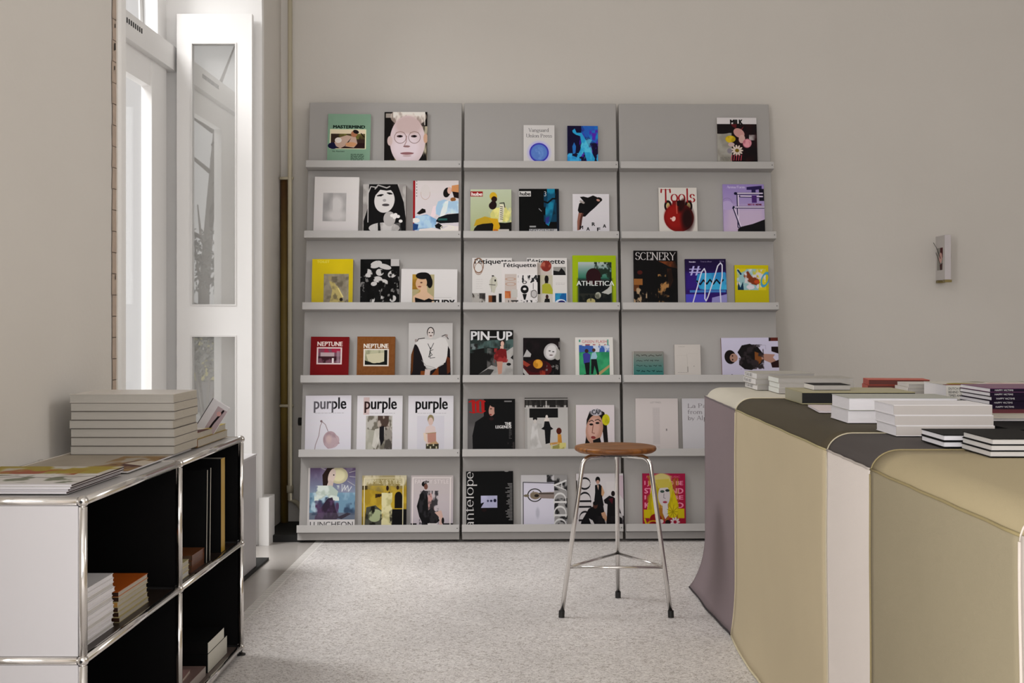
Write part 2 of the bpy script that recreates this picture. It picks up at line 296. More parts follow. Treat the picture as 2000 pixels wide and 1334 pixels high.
@cover(0, 1, 807, 896, 353, .012, 'c6c0bf', '8a1218', 'magazine with red spine and figures in pale blue clothes on a beach')
def _(p):
    p.G('c9c2c2', 'c3bdc4'); p.R(0, 0, .045, 1.2, '8f151c'); [p.R(.07, y * .06, .085, y * .06 + .02, '4a3a3a') for y in range(6)]; p.E(.27, .26, .1, .12, 'a98f80', ring=.01, a=.6); p.E(.27, .2, .1, .12, 'c6c0bf')
    p.E(.74, .24, .075, .1, '14100f', 15); p.E(.8, .2, .05, .07, 'c9a79c'); p.Y([(.85, .1), (1, .08), (1, .24), (.84, .22)], 'c08a5e'); p.Y([(.86, .22), (1, .24), (1, .36), (.9, .34)], '201412'); p.E(.88, .38, .06, .04, '8a5a30')
    p.Y([(.5, .55), (.55, .42), (.68, .38), (.82, .42), (1, .4), (1, .66), (.75, .66), (.6, .72), (.48, .66)], '9db8cf'); p.Y([(.62, .6), (.7, .42), (.78, .4), (.74, .62), (.66, .75), (.58, .74)], 'd3dbe6'); p.Y([(.38, .72), (.44, .52), (.5, .5), (.5, .7), (.44, .76)], 'd8c6cb'); p.N(.5, .4, 1, .66, 'c7d8e6', 7, 8, .55, 4)
    p.Y([(.08, .66), (.2, .56), (.27, .58), (.28, .64), (.14, .68)], '17120f'); p.Y([(0, 1), (.05, .72), (.3, .68), (.52, .78), (.5, .92), (.3, .97), (.16, 1.0)], '7d9fc1'); p.N(.05, .7, .5, .95, 'a9c4dc', 7, 7, .5, 4); p.E(.06, .8, .09, .05, 'd8d3cf'); p.Y([(0, .86), (.12, .88), (.1, .98), (0, 1)], '24477a')
    p.Y([(.56, .74), (.75, .68), (1, .66), (1, .84), (.6, .86), (.5, .82)], '11151a'); p.R(.55, .76, .75, .8, '2c5c58'); p.Y([(.48, .9), (.56, .85), (.66, .92), (.6, .98), (.5, .95)], '0f0f12'); p.Y([(.06, 1.2), (.14, .97), (.4, .95), (.6, 1.0), (.8, .9), (1, .92), (1, 1.2)], 'd5cecb'); p.E(.75, .95, .14, .05, 'dcd4c6', ring=.01)
@cover(1, 0, 1022.5, 1083, 244.5, .012, 'c6c4c3', 'b5b2ae', 'white booklet with serif title above a round blue disc')
def _(p):
    p.Q('Vanguard', .16, .09, .66, .1, '3a3a40', .11, .035); p.Q('Union Press', .08, .25, .84, .1, '3a3a40', .11, .035); p.E(.5, .78, .37, .32, 'a8a6e0', soft=.1, a=.7); p.E(.5, .78, .31, .27, '3b2fa8'); p.E(.5, .78, .27, .235, '5d7fc0', soft=.05); p.N(.3, .6, .7, 1, '7d9fd0', 9, 9, .5, 3, .7, ell=True)
@cover(1, 0, 1108, 1167.6, 246, .014, '140c34', '2f5f94', 'small magazine with a blue toned nude statue on dark purple')
def _(p):
    p.Y([(.5, 0), (1, 0), (1, .5), (.8, .45), (.62, .2)], '1c84c4'); p.N(.45, 0, 1, .5, '2a5fb0', 5, 5, .5, 3); p.N(.4, .1, 1, 1.2, '5a2aa8', 8, 8, .56, 5); p.Y([(.16, .14), (.24, .08), (.3, .2), (.46, .2), (.56, .34), (.7, .6), (.9, .95), (.84, 1.2), (.7, 1.2), (.54, .75), (.44, .9), (.3, .9), (.42, .7), (.46, .5), (.42, .3), (.28, .26), (.18, .2)], '2f9ac8'); p.N(.3, .3, .8, 1, '62c0dc', 6, 9, .58, 6, .8)
    p.Y([(0, .85), (.2, .88), (.45, .96), (.45, 1.2), (0, 1.2)], '2f8fc8'); p.Y([(.16, .6), (.22, .48), (.28, .6), (.26, .8), (.18, .82)], '2b6fb4'); p.N(0, .8, 1, 1.2, '44a8d8', 9, 9, .6, 6)
@cover(1, 1, 919, 999, 370, .015, 'a9b193', '14120e', 'magazine with red title box and seated man in yellow playing keys')
def _(p):
    p.G('b3bba4', '9ca37c'); p.R(0, .05, .3, .175, '8f1d20'); p.T('hube', .02, .07, .26, .085, 'd6d0cc', bold=.014); p.Y([(0, 1.2), (.1, .95), (.2, .84), (.5, .8), (.85, .82), (1, .8), (1, 1.2)], '14120c'); p.Y([(.08, .9), (.14, .74), (.35, .66), (.6, .72), (.55, .82), (.3, .84)], 'b3952a'); p.Y([(.48, .6), (.56, .48), (.84, .4), (.98, .6), (.94, .76), (.7, .8), (.5, .76)], 'c3c079'); p.N(.45, .45, 1, .8, 'ddd58c', 8, 8, .5, 5, .8)
    p.Y([(.44, .7), (.66, .72), (.72, .9), (.66, 1.2), (.52, 1.2), (.56, .86)], 'c39a1e'); p.E(.56, .38, .08, .1, '1c1210'); p.E(.56, .17, .09, .1, 'c2a02a', -10); p.E(.58, .24, .07, .07, '2a1510'); p.E(.54, .4, .09, .09, '241412'); p.Y([(.72, .36), (.84, .38), (.78, .8), (.68, .8)], 'cdc9b4'); [p.L([(.73, .42 + i * .05), (.79, .43 + i * .05)], .014, '1c1a18') for i in range(7)]; p.L([(.72, .34), (.82, .33), (.84, .44)], .02, '141414')
    p.R(.68, .97, .94, 1.05, 'b8b4b0'); p.R(.56, .97, .66, 1.05, 'b8702c')
@cover(1, 1, 1014, 1092, 369, .012, '030405', '0b0b10', 'black magazine with white title box and a blue lit body')
def _(p):
    p.Y([(.7, 0), (.9, 0), (.9, .3), (.82, .7), (.74, .9), (.66, .84), (.66, .5), (.72, .2)], '1f7f9c'); p.N(.62, 0, .94, .8, '0e4a68', 5, 7, .52, 5, .8); p.Y([(.66, .7), (.76, .66), (.74, .84), (.66, .84)], '3a2a80', .7); p.R(.94, 0, 1, 1.2, '0c1626'); p.L([(.6, .3), (.72, .34), (.84, .24), (.9, .24)], .04, '050507')
    p.R(0, .055, .3, .185, 'c3c1c0'); p.T('hube', .02, .075, .26, .085, '111111', bold=.008); p.T('3', .63, .06, .055, .12, 'b8b8bc'); p.L([(.5, .48), (.56, .54)], .02, '8a8d92'); p.R(.26, .89, .42, .93, 'b9b9bb', .8); p.R(.25, .965, .95, 1.05, 'a9a9ac'); p.T('NEXT CULTURE', .27, .975, .6, .05, '2a2a2a')
@cover(1, 1, 1118.6, 1190, 379, .012, 'c3c0c4', 'c8c4bd', 'pale magazine with a bending figure in black and scattered letters')
def _(p):
    p.G('c9c6ca', 'c0bdc2'); p.Y([(.2, .08), (.3, .07), (.42, .1), (.56, .04), (.66, .08), (.78, .2), (.62, .36), (.46, .5), (.34, .62), (.22, .62), (.14, .45), (.18, .26), (.3, .2)], '0d0c0e'); p.E(.72, .15, .09, .06, '15100f', 10); p.E(.7, .17, .05, .03, 'b38a7c', 20); p.Y([(.16, .52), (.26, .52), (.22, .74), (.2, .98), (.12, 1.0), (.12, .76)], '8a5f52'); p.Y([(.24, .54), (.3, .52), (.26, .68), (.22, .96), (.17, .98), (.19, .72)], '50302a'); p.L([(.22, .2), (.3, .24)], .06, '9a938f')
    for c_, x, y in (('M', .19, .87), ('A', .37, .91), ('R', .52, .78), ('F', .66, .92), ('A', .82, .83)): p.T(c_, x, y, .08, .09, '141416', bold=.01)
@cover(2, 0, 1401, 1478.4, 230, .02, '191215', 'b9b4ad', 'magazine with white title band over flowers held against black')
def _(p):
    p.R(0, 0, 1, .15, 'c8c4c5'); p.R(0, .36, .36, 1.2, '8b8880'); p.N(0, .36, .36, 1.2, '9d9a94', 6, 8, .5, 3); p.R(.8, .4, 1, .53, 'a9a4a4'); p.E(.1, .3, .3, .08, '191215'); p.N(.5, .15, 1, 1.2, '2a1416', 5, 5, .5, 3)
    p.T('MILK', .33, .045, .31, .11, '0d0b0c', bold=.018); p.Y([(.35, .15), (.5, .15), (.48, .26), (.38, .2)], '5a1a20'); p.Y([(.68, .2), (.62, .3), (.55, .3)], '6a2228'); p.E(.55, .36, .15, .1, 'b98f8a', 35); p.E(.62, .5, .08, .1, 'c2a09a', 10); p.E(.33, .5, .13, .08, 'a8921a'); p.N(.2, .42, .46, .6, 'd0b430', 7, 7, .5, 5, .8, ell=True); p.E(.35, .63, .08, .05, 'b8a2a0'); p.E(.75, .6, .11, .11, 'b06a78', 30); p.N(.64, .5, .86, .7, 'd8a0a8', 8, 8, .5, 5, .8, ell=True)
    for k in range(11): p.E(.49 + .1 * math.cos(k * .571), .77 + .085 * math.sin(k * .571), .055, .022, 'c9bcb2', 33 * k)
    p.E(.49, .77, .05, .04, '7a6420'); [p.L([(.36 + i * .06, .88), (.34 + i * .06, 1.0)], .02, 'b04858') for i in range(5)]; p.E(.3, .78, .06, .06, '85808a'); lines(p, .06, .93, .3, 3, .03, '5e5b58', .01, 5)
@cover(2, 1, 1287, 1361.5, 366.6, .016, 'c8c4bf', 'aaa59c', 'white magazine with big red serif title above a red clay jug')
def _(p):
    for x in (.24, .78): p.E(x, .43, .075, .1, '1a0c0c', ring=.05); p.E(x, .42, .045, .07, 'b3a372')
    p.Q('Tools', .06, .045, .9, .29, '8f1a20', .12, .03); p.Y([(.36, .3), (.66, .3), (.68, .44), (.34, .44)], '701014'); p.E(.52, .7, .39, .33, '73100f'); p.E(.42, .68, .26, .28, '8c1a14', soft=.12); p.E(.74, .72, .16, .28, '240608', soft=.12); p.E(.56, .37, .12, .07, '1a0707'); p.E(.6, .42, .08, .16, '2c0808', 20, soft=.05); p.L([(.46, .34), (.47, .6)], .03, 'c06a5c', .7); p.E(.38, .73, .05, .06, 'd8b8b0', 20); p.E(.31, .72, .02, .02, 'd0a8a0')
@cover(2, 1, 1412.5, 1493, 360, .016, '9e8fb8', 'a99cbe', 'lilac magazine showing a tubular metal chair frame')
def _(p):
    p.G('8f7fb4', 'b8a8c2'); p.R(.08, .5, 1, 1.2, 'c0b0c4', .7, .2); p.Q('Arena Form', .1, .035, .44, .05, 'd8d2e2', .14, .05); p.Y([(.58, .06), (.95, .03), (.95, .1), (.8, .12), (.8, .2), (.7, .2), (.7, .12), (.58, .12)], '2c2050'); p.R(.88, .1, 1, .36, '191428')
    for q in ([(.36, .2), (.36, .92)], [(.34, .2), (.95, .2)], [(.25, .5), (.98, .5)], [(.25, .5), (.42, .95)], [(.42, .26), (.95, .27)]): p.L(q, .055, '2c2648'); p.L([(a + .012, b - .005) for a, b in q], .03, 'cfc4da')
    p.R(.7, .24, .82, .4, '4c2c6c'); p.E(.31, .2, .04, .03, '1c1838'); p.E(.24, .5, .04, .03, '1c1838'); p.T('NEXT TO', .6, .42, .16, .035, '7a2a4c', bold=.006); p.T('NONE', .79, .42, .14, .035, '5a1830', bold=.008); p.Y([(.42, .92), (.7, .86), (1, .76), (1, 1.2), (.3, 1.2), (.35, .96)], '151318'); p.E(.1, .4, .12, .1, '8474a0', ring=.01); p.E(.1, .46, .14, .1, 'ab9cc2')
@cover(0, 2, 609.3, 689.3, 506, .034, 'b8a31e', '6a5510', 'bright yellow magazine with a small sepia nude photograph')
def _(p):
    p.G('c4b010', 'a89834'); p.N(0, 0, 1, 1.2, 'cdb818', 3, 3, .5, 2, .5); p.T('TOILET', .12, .035, .3, .055, 'd9cf70'); p.R(.29, .34, .9, 1.2, '7c7566'); p.N(.29, .34, .9, 1.2, '8f8878', 8, 8, .5, 3); p.E(.47, .44, .07, .06, '93876a'); p.Y([(.42, .5), (.54, .52), (.64, .66), (.76, .84), (.7, .94), (.9, 1.0), (.9, 1.2), (.3, 1.2), (.45, .95), (.5, .72)], 'a99c68'); p.L([(.62, .62), (.76, .86)], .03, 'c9bd84'); p.E(.72, .92, .04, .04, '2c241a'); p.N(.3, .4, .9, 1, '5c5548', 7, 9, .62, 6, .7)
@cover(0, 2, 704, 780, 506.5, .018, '0a0a0b', '1c1c1c', 'black magazine covered in high contrast white petals')
def _(p):
    for i, (a, b, c, d, e) in enumerate(((.18, .32, .13, .1, 10), (.4, .12, .16, .08, -20), (.62, .17, .18, .06, 15), (.82, .34, .12, .08, -30), (.5, .3, .1, .08, 0), (.45, .46, .12, .07, 5), (.62, .52, .1, .06, 20), (.35, .56, .08, .05, -10), (.9, .6, .08, .06, -20), (.55, .7, .07, .07, 0), (.3, .94, .1, .06, -50), (.84, .9, .08, .08, 40), (.58, .88, .05, .09, 0), (.9, .08, .1, .1, 0))): p.E(a, b, c, d, 'b9b7b6', e)
    p.N(0, 0, 1, 1.2, '000000', 9, 9, .52, 9); p.N(0, .4, 1, 1.2, '8f8d8c', 11, 11, .68, 12, .8); p.R(.78, 0, 1, .16, 'b0aead')
@cover(0, 2, 783, 892.6, 526, .02, 'c8c5c5', 'bcb9b5', 'wide white magazine with bold black title and woman in strapless dress')
def _(p):
    p.R(.2, .16, .59, 1.2, 'a39a78'); p.R(.2, .16, .36, .6, '8c6a28'); p.N(.2, .16, .4, .7, 'a8893c', 5, 6, .5, 3); p.E(.42, .3, .12, .2, '0e0b0c'); p.E(.51, .4, .05, .16, '0e0b0c'); p.E(.36, .42, .1, .2, 'c2a184', 10); p.Y([(.36, .5), (.46, .5), (.47, .68), (.58, .82), (.58, 1.2), (.22, 1.2), (.22, .8), (.34, .68)], 'c6a88e'); p.E(.38, .2, .12, .1, '120e0e'); p.E(.36, .4, .02, .02, '5a3a30'); p.E(.33, .52, .03, .02, '8a4a40')
    p.Y([(.25, .84), (.34, .88), (.42, .92), (.5, .86), (.55, .9), (.55, 1.2), (.27, 1.2)], '08080a'); p.T('STUDY', .5, .9, .45, .2, '0a0a0a', bold=.012); p.R(.5, .83, .9, .84, 'a8a5a5')
@cover(1, 2, 922.4, 1000, 503.7, .012, 'c4c1c0', 'b5b2ae', 'white fashion magazine partly covered, left one of three alike', 'magazine')
def _(p):
    p.T("l'étiquette", .06, .02, .92, .14, '17161a', bold=.008); p.E(.16, .17, .12, .16, '7c5f4c', ring=.02); p.E(.16, .24, .1, .13, '8a7060', ring=.012); lines(p, .1, .47, .26, 5, .05, 'a9a6a4', .01, 2, .5); p.Y([(.44, .5), (.5, .42), (.56, .4), (.62, .46), (.64, .6), (.6, .66), (.56, .78), (.5, .76), (.44, .62)], 'b2b0a4'); p.L([(.5, .42), (.48, .76)], .008, '77756c'); p.E(.58, .5, .02, .025, '101010'); p.L([(.43, .59), (.58, .6)], .014, '3a3634'); p.E(.52, .4, .03, .015, '3a3634')
    p.R(0, .78, .33, 1.2, 'a3a09c'); p.N(0, .78, .33, 1.2, '4a4642', 14, 14, .55, 8); p.R(.18, .78, .33, .9, '2c2a2a', .8); p.R(.41, .83, .6, 1.2, '7a4a2c'); p.R(.5, .83, .6, 1.2, '1c1412'); p.R(.67, .79, .74, 1.2, '1a2024')
@cover(1, 2, 1029, 1107.6, 503.7, .012, 'c4c1c0', '221c18', 'white fashion magazine partly covered, right one of three alike', 'magazine')
def _(p):
    p.T("l'étiquette", .02, .02, .92, .14, '17161a', bold=.008); p.R(.26, .1, .62, .38, 'b3aaa4'); p.E(.48, .18, .13, .12, '7a2f28'); p.N(.32, .08, .62, .32, 'b06a58', 10, 10, .56, 7, .8, ell=True); p.R(.66, .2, .97, .38, '8b8986'); p.Y([(.66, .38), (.66, .28), (.8, .3), (.86, .22), (.94, .3), (.97, .38)], '141416')
    p.R(.26, .38, .64, .8, 'aea998'); p.R(.26, .38, .33, 1.2, '181412'); p.Y([(.38, .78), (.38, .6), (.46, .56), (.58, .58), (.64, .7), (.64, .8)], '9a9a34'); p.E(.49, .47, .05, .08, '15100f'); p.R(.45, .4, .53, .56, '15100f', .9); lines(p, .72, .55, .95, 2, .03, 'a09d9b', .01, 4, .6); p.R(.26, .8, .64, 1.2, 'b5b1ab'); p.E(.5, .86, .035, .05, '3a2420'); p.Y([(.45, .9), (.56, .9), (.57, .98), (.43, .98)], '141414'); p.R(.7, .78, .98, 1.2, '2c86ac'); p.N(.7, .78, .98, 1.2, '1c5c94', 9, 9, .5, 7); p.E(.84, 1, .14, .09, 'c0c8d4'); p.E(.86, 1, .1, .06, '1c1a5c')
@cover(1, 2, 980, 1050, 511, .026, 'c6c2c1', 'b5b2ae', 'white fashion magazine standing in front of its two neighbours', 'magazine')
def _(p):
    p.T("l'étiquette", .06, .03, .9, .13, '17161a', bold=.008); p.R(.09, .3, .42, 1.2, 'b3a9a4'); p.R(.42, .3, 1, 1.2, 'c9c6c6'); p.E(.25, .42, .13, .03, 'a88c7c', ring=.012); p.E(.25, .54, .13, .04, 'a88c7c', ring=.012); p.R(.09, .71, .25, .88, '9a5030'); p.N(.09, .71, .25, .88, 'c08050', 8, 8, .5, 6, .7); p.R(.28, .67, .44, .86, 'b3b0ac'); p.R(.18, .93, .2, 1, '222222'); p.R(.26, .93, .46, .96, '2b2b2b'); p.R(.3, .95, .32, 1, '222222'); p.R(.4, .95, .42, 1, '222222')
    p.E(.64, .67, .11, .1, '131315'); p.E(.64, .66, .05, .03, 'c9c6c6'); p.Y([(.58, .78), (.7, .78), (.66, .92), (.62, .92)], '18181a'); p.E(.64, .5, .05, .03, '4a4644', ring=.02); p.N(.46, .33, .8, .5, '26262a', 20, 12, .62, 12); p.L([(.82, .5), (.96, .34)], .04, '202024'); p.N(.82, .34, 1, .5, '26262a', 20, 14, .64, 12); p.L([(.88, .52), (.88, .66)], .012, '3a3634'); p.E(.9, .78, .08, .09, '4c4846', ring=.014); p.R(.8, .7, .98, .86, '5a5654', .25); p.N(.5, .93, 1, 1.0, '26262a', 24, 24, .6, 12)
@cover(1, 2, 1118, 1203, 499, .016, '8fa314', '6d7a12', 'lime green framed magazine with dark figure and white title')
def _(p):
    p.G('93a80e', '8c9c1c'); p.R(.13, .14, .9, 1.2, '5f7f74'); p.G('a9aeb0', '2a6654', .13, .14, .9, .5); p.N(.5, .14, .9, .75, '18241a', 12, 12, .5, 9, .9); p.R(.13, .5, .9, 1.2, '0a0d0e', .92, .08); p.E(.48, .44, .17, .17, '2c0c12'); p.Y([(.3, .6), (.36, .34), (.5, .28), (.62, .36), (.68, .62)], '2a0b12'); p.Y([(.66, .78), (.8, .7), (.9, .6), (.9, .78), (.82, .82), (.74, .8)], 'a8a9a4'); p.E(.58, .84, .07, .07, 'a3a498', 20); p.E(.42, .96, .1, .06, 'a39a6c'); p.N(.13, .8, .9, 1.2, '3a3a30', 12, 10, .6, 8, .6)
    p.T('ATHLETICA', .09, .535, .86, .1, 'c9cdcb', bold=.008)
@cover(2, 2, 1237.4, 1323, 490, .018, '070507', '150d08', 'dark magazine with white serif title over dim candlelit scene')
def _(p):
    p.G('0a0608', '050405'); p.Y([(.56, .2), (.95, .2), (1, .34), (.8, .3), (.72, .26)], '6e3a1c'); p.Y([(.76, .34), (.86, .34), (.9, .56), (.82, .72), (.78, .56)], '4a2412'); p.N(.5, .2, 1, .8, '000000', 6, 6, .5, 4, .6); p.R(0, .54, .2, .66, '8a5c30'); p.R(0, .66, .12, .78, '5a3418'); p.N(.55, .45, .8, 1.2, '9a7448', 9, 12, .55, 8); p.N(0, .7, .3, 1.2, 'a08a70', 10, 12, .6, 9); p.N(.3, .8, .75, 1.2, '6d5a44', 12, 12, .66, 9); p.E(.14, .42, .06, .04, '4a1a14')
    p.Q('SCENERY', .04, .035, .92, .14, 'c3bfbf', .13, .05)
@cover(2, 2, 1339, 1419, 506, .02, '2c1250', '120a20', 'purple and cyan magazine with large looping white scrawl')
def _(p):
    p.G('1c0c38', '3a1a78'); p.R(0, .3, 1, .7, '36207c', .8, .1); p.Y([(.3, .34), (.98, .3), (.96, .7), (.34, .68), (.26, .5)], '2e7fb4'); p.N(.3, .32, 1, .7, '3fa0c8', 4, 4, .5, 3); p.L([(.28, .5), (.36, .58), (.44, .48), (.52, .57), (.6, .47), (.68, .57), (.76, .47), (.84, .56), (.92, .48)], .035, '0b0a1c'); p.R(.1, .7, 1, .78, '2a1c70'); p.R(.1, .71, .98, .76, '4a8fc4', .8); p.Y([(0, .8), (.5, .8), (.5, 1.2), (0, 1.2)], '4c48b0'); p.Y([(.64, .88), (1, .8), (1, 1.2), (.6, 1.2)], '8a86b8')
    p.T('Novembre', .1, .05, .16, .03, 'c9c6da', bold=.005); p.T('Time is a River', .38, .045, .28, .03, 'b9b6ca'); p.T('N°12', .85, .04, .1, .03, 'c9c6da'); p.T('#', .1, .16, .27, .21, 'a9a4d0', bold=.012)
    p.L([(.16, 1.02), (.3, .6), (.4, .3), (.47, .22), (.5, .3), (.48, .6), (.46, .9), (.49, .95), (.54, .86), (.68, .5), (.8, .16), (.87, .09), (.91, .14), (.9, .4), (.84, .7), (.85, 1.02)], .03, 'c8c8dc')
@cover(2, 2, 1435, 1501, 518, .016, 'b3a80c', '7d7410', 'small yellow book with a square of bright abstract painting')
def _(p):
    p.G('b9ae0a', 'aca20e'); p.R(.06, .1, .92, .66, '8fb0b4'); p.N(.06, .1, .92, .66, 'c4b428', 5, 5, .5, 7); p.Y([(.3, .2), (.4, .16), (.5, .3), (.66, .28), (.74, .46), (.66, .54), (.5, .5), (.34, .4), (.26, .3)], '7a3a1c'); p.N(.06, .1, .92, .66, 'c3c0c4', 9, 9, .62, 8); p.Y([(.08, .6), (.1, .46), (.16, .6), (.24, .44), (.26, .66), (.08, .66)], '10344c'); p.E(.9, .38, .1, .18, '4c94b4', 20, ring=.04); p.E(.46, .58, .12, .06, 'c9c4cc'); p.L([(.1, .14), (.18, .24)], .05, '123a5c'); p.E(.65, .44, .08, .05, 'b04a20')
@cover(0, 3, 606, 681, 658, .022, '6c0c12', '5a0c10', 'deep red square book with white title and framed interior photo', 'book')
def _(p):
    p.N(0, 0, 1, 1.2, '740f14', 3, 3, .5, 2, .5); p.T('NEPTUNE', .17, .125, .65, .11, 'cfc4c0', bold=.012); p.R(.16, .265, .82, .7, 'c9bcbc'); p.R(.2, .3, .78, .665, '6f4a58'); p.N(.2, .3, .78, .4, '9a2c48', 10, 8, .45, 6); p.R(.26, .4, .62, .5, 'a8989c'); p.N(.2, .5, .78, .665, '3a1c24', 8, 8, .48, 7); p.R(.56, .54, .61, .665, 'cfc6c8'); p.R(.68, .36, .76, .66, '9c8a94', .7)
@cover(0, 3, 697, 771, 657.5, .022, '7f5128', '6a4422', 'brown square book with white title and framed bedroom photo', 'book')
def _(p):
    p.G('75481f', '704826'); p.N(0, 0, 1, 1.2, '7c522c', 30, 30, .5, 3, .6); p.T('NEPTUNE', .17, .18, .65, .11, 'cfc9c2', bold=.012); p.R(.17, .31, .84, .745, 'c9c2ba'); p.R(.21, .34, .8, .71, '8c8c74'); p.N(.21, .34, .8, .5, 'a9a890', 10, 5, .5, 5); p.Y([(.24, .45), (.72, .4), (.74, .64), (.5, .68), (.3, .62)], 'b9b49c'); p.R(.72, .34, .8, .71, '0f120e'); p.Y([(.21, .6), (.4, .66), (.6, .66), (.8, .6), (.8, .71), (.21, .71)], '101410'); p.E(.46, .63, .1, .04, 'b9b49c')
@cover(0, 3, 798, 884, 631, .014, 'aba9a8', 'a9a6a2', 'grey magazine with a person holding up a white monogrammed garment')
def _(p):
    p.G('b5b3b2', 'a3a1a0'); p.Y([(.04, 1.2), (.06, .6), (.14, .4), (.22, .42), (.34, .7), (.4, .85), (.5, .9), (.8, .78), (.88, .5), (.86, .38), (.94, .5), (.97, 1.2)], '161014'); p.Y([(.06, .6), (.12, .46), (.1, .9), (.06, .98)], '5c3410'); p.Y([(.28, .9), (.38, .9), (.34, 1.2), (.26, 1.2)], '7a4218'); p.Y([(.52, .98), (.68, .82), (.7, 1.2), (.5, 1.2)], '6e3a16'); p.Y([(.86, .62), (.94, .66), (.95, .92), (.88, .96)], '5a2c14')
    p.Y([(.18, .3), (.3, .29), (.42, .31), (.6, .31), (.72, .27), (.84, .29), (.9, .4), (.88, .62), (.84, .74), (.7, .8), (.64, .86), (.46, .84), (.36, .8), (.3, .62), (.22, .46), (.16, .38)], 'c1bfbe'); p.Y([(.38, .86), (.5, .88), (.46, 1.2), (.34, 1.2)], 'bcaeaa'); p.E(.5, .175, .085, .1, '1a1616'); p.E(.5, .19, .07, .1, 'bdb5b2'); p.E(.47, .18, .018, .01, '1a1616'); p.E(.54, .18, .018, .01, '1a1616'); p.E(.505, .24, .03, .01, '5a4444'); p.L([(.2, .34), (.22, .3), (.36, .285)], .018, '3a3636'); p.L([(.76, .25), (.84, .22), (.9, .3)], .02, '4a4444'); p.E(.17, .33, .03, .03, '8c8280'); p.E(.86, .24, .03, .03, '8c8280')
    p.L([(.44, .39), (.5, .5), (.57, .38)], .012, '333333'); p.L([(.5, .5), (.46, .64)], .014, '333333'); p.L([(.56, .5), (.48, .53), (.54, .6), (.46, .64)], .011, '333333'); p.L([(.5, .46), (.49, .66), (.6, .65)], .011, '333333'); p.L([(.3, .7), (.4, .8), (.6, .84)], .01, '8c8a89')
@cover(1, 3, 917.4, 1002, 644.6, .02, '10100f', '0d0d0e', 'magazine with large white title and red dressed woman sitting on path')
def _(p):
    p.Y([(0, .3), (.5, .22), (1, .2), (1, .5), (.7, .4), (.4, .38), (0, .45)], '4a5e5c'); p.N(0, .2, 1, .5, '2c3634', 8, 6, .5, 5); p.Y([(.1, 1.2), (.2, .96), (.5, .76), (.62, .8), (.75, .52), (1, .36), (1, 1.2)], 'a3a19f'); p.N(.4, .4, 1, 1.2, '8a8886', 7, 9, .55, 4, .6); p.Y([(.1, 1.2), (.16, .98), (.42, .84), (.56, .86), (.3, 1.2)], '0d0d0d', .7); p.E(.75, .27, .055, .08, '2a1a16'); p.E(.75, .3, .04, .06, 'c4a496'); p.R(.7, .35, .78, .46, 'c4a496')
    p.Y([(.6, .46), (.72, .4), (.84, .42), (.86, .6), (.82, .68), (.66, .7), (.56, .62)], '6e1a1c'); p.N(.56, .4, .88, .7, '8c3030', 10, 12, .55, 8); p.Y([(.62, .68), (.76, .68), (.74, .94), (.66, .96)], 'b08878'); p.E(.9, .74, .05, .03, '161616'); p.Y([(.94, .6), (1, .54), (1, .64)], '1a1a1a'); p.R(.02, .3, .18, .42, '8c8f92', .6); p.N(.02, .3, .18, .42, '222222', 12, 12, .5, 8)
    p.T('PIN–UP', .02, .03, .94, .19, 'c4c4c6', bold=.02); [p.R(.4 + i * .07, .98, .44 + i * .07, 1.0, 'c4c4c6') for i in range(6)]
@cover(1, 3, 1021.7, 1093.5, 660, .02, '0c080a', '100c0c', 'dark magazine with a pale blonde head and orange lantern shape')
def _(p):
    p.N(0, 0, 1, .4, '1a1014', 6, 6, .5, 3); p.E(.76, .36, .2, .22, 'a3a1a2', 15); p.E(.92, .42, .1, .16, '9a9894', -10); p.E(.76, .36, .14, .18, 'c1bfc0', 15, soft=.03); p.E(.72, .34, .03, .015, '4a4a4c'); p.E(.82, .36, .03, .015, '4a4a4c'); p.E(.76, .45, .05, .015, '6a5a5c'); p.Y([(0, .5), (.1, .3), (.22, .42), (.2, .5)], 'a3a2a2'); p.E(.38, .8, .4, .24, '4a0c12'); p.E(.34, .7, .3, .2, '0c080a', a=.4); p.E(.4, .68, .13, .12, 'b07a24'); p.N(.26, .56, .54, .8, 'd09a3c', 9, 9, .5, 6, .8, ell=True)
    p.Y([(0, .58), (.2, .7), (.1, .76), (0, .7)], '8c3a2c'); p.Y([(0, .78), (.16, .96), (.08, 1.0), (0, .9)], 'a8a6a4'); p.N(.1, .75, .6, 1.2, '8a3020', 10, 10, .6, 8); p.N(.6, .6, 1, 1.2, '6c6a68', 14, 14, .68, 10); p.R(.96, .1, 1, .25, '8c8a88', .6)
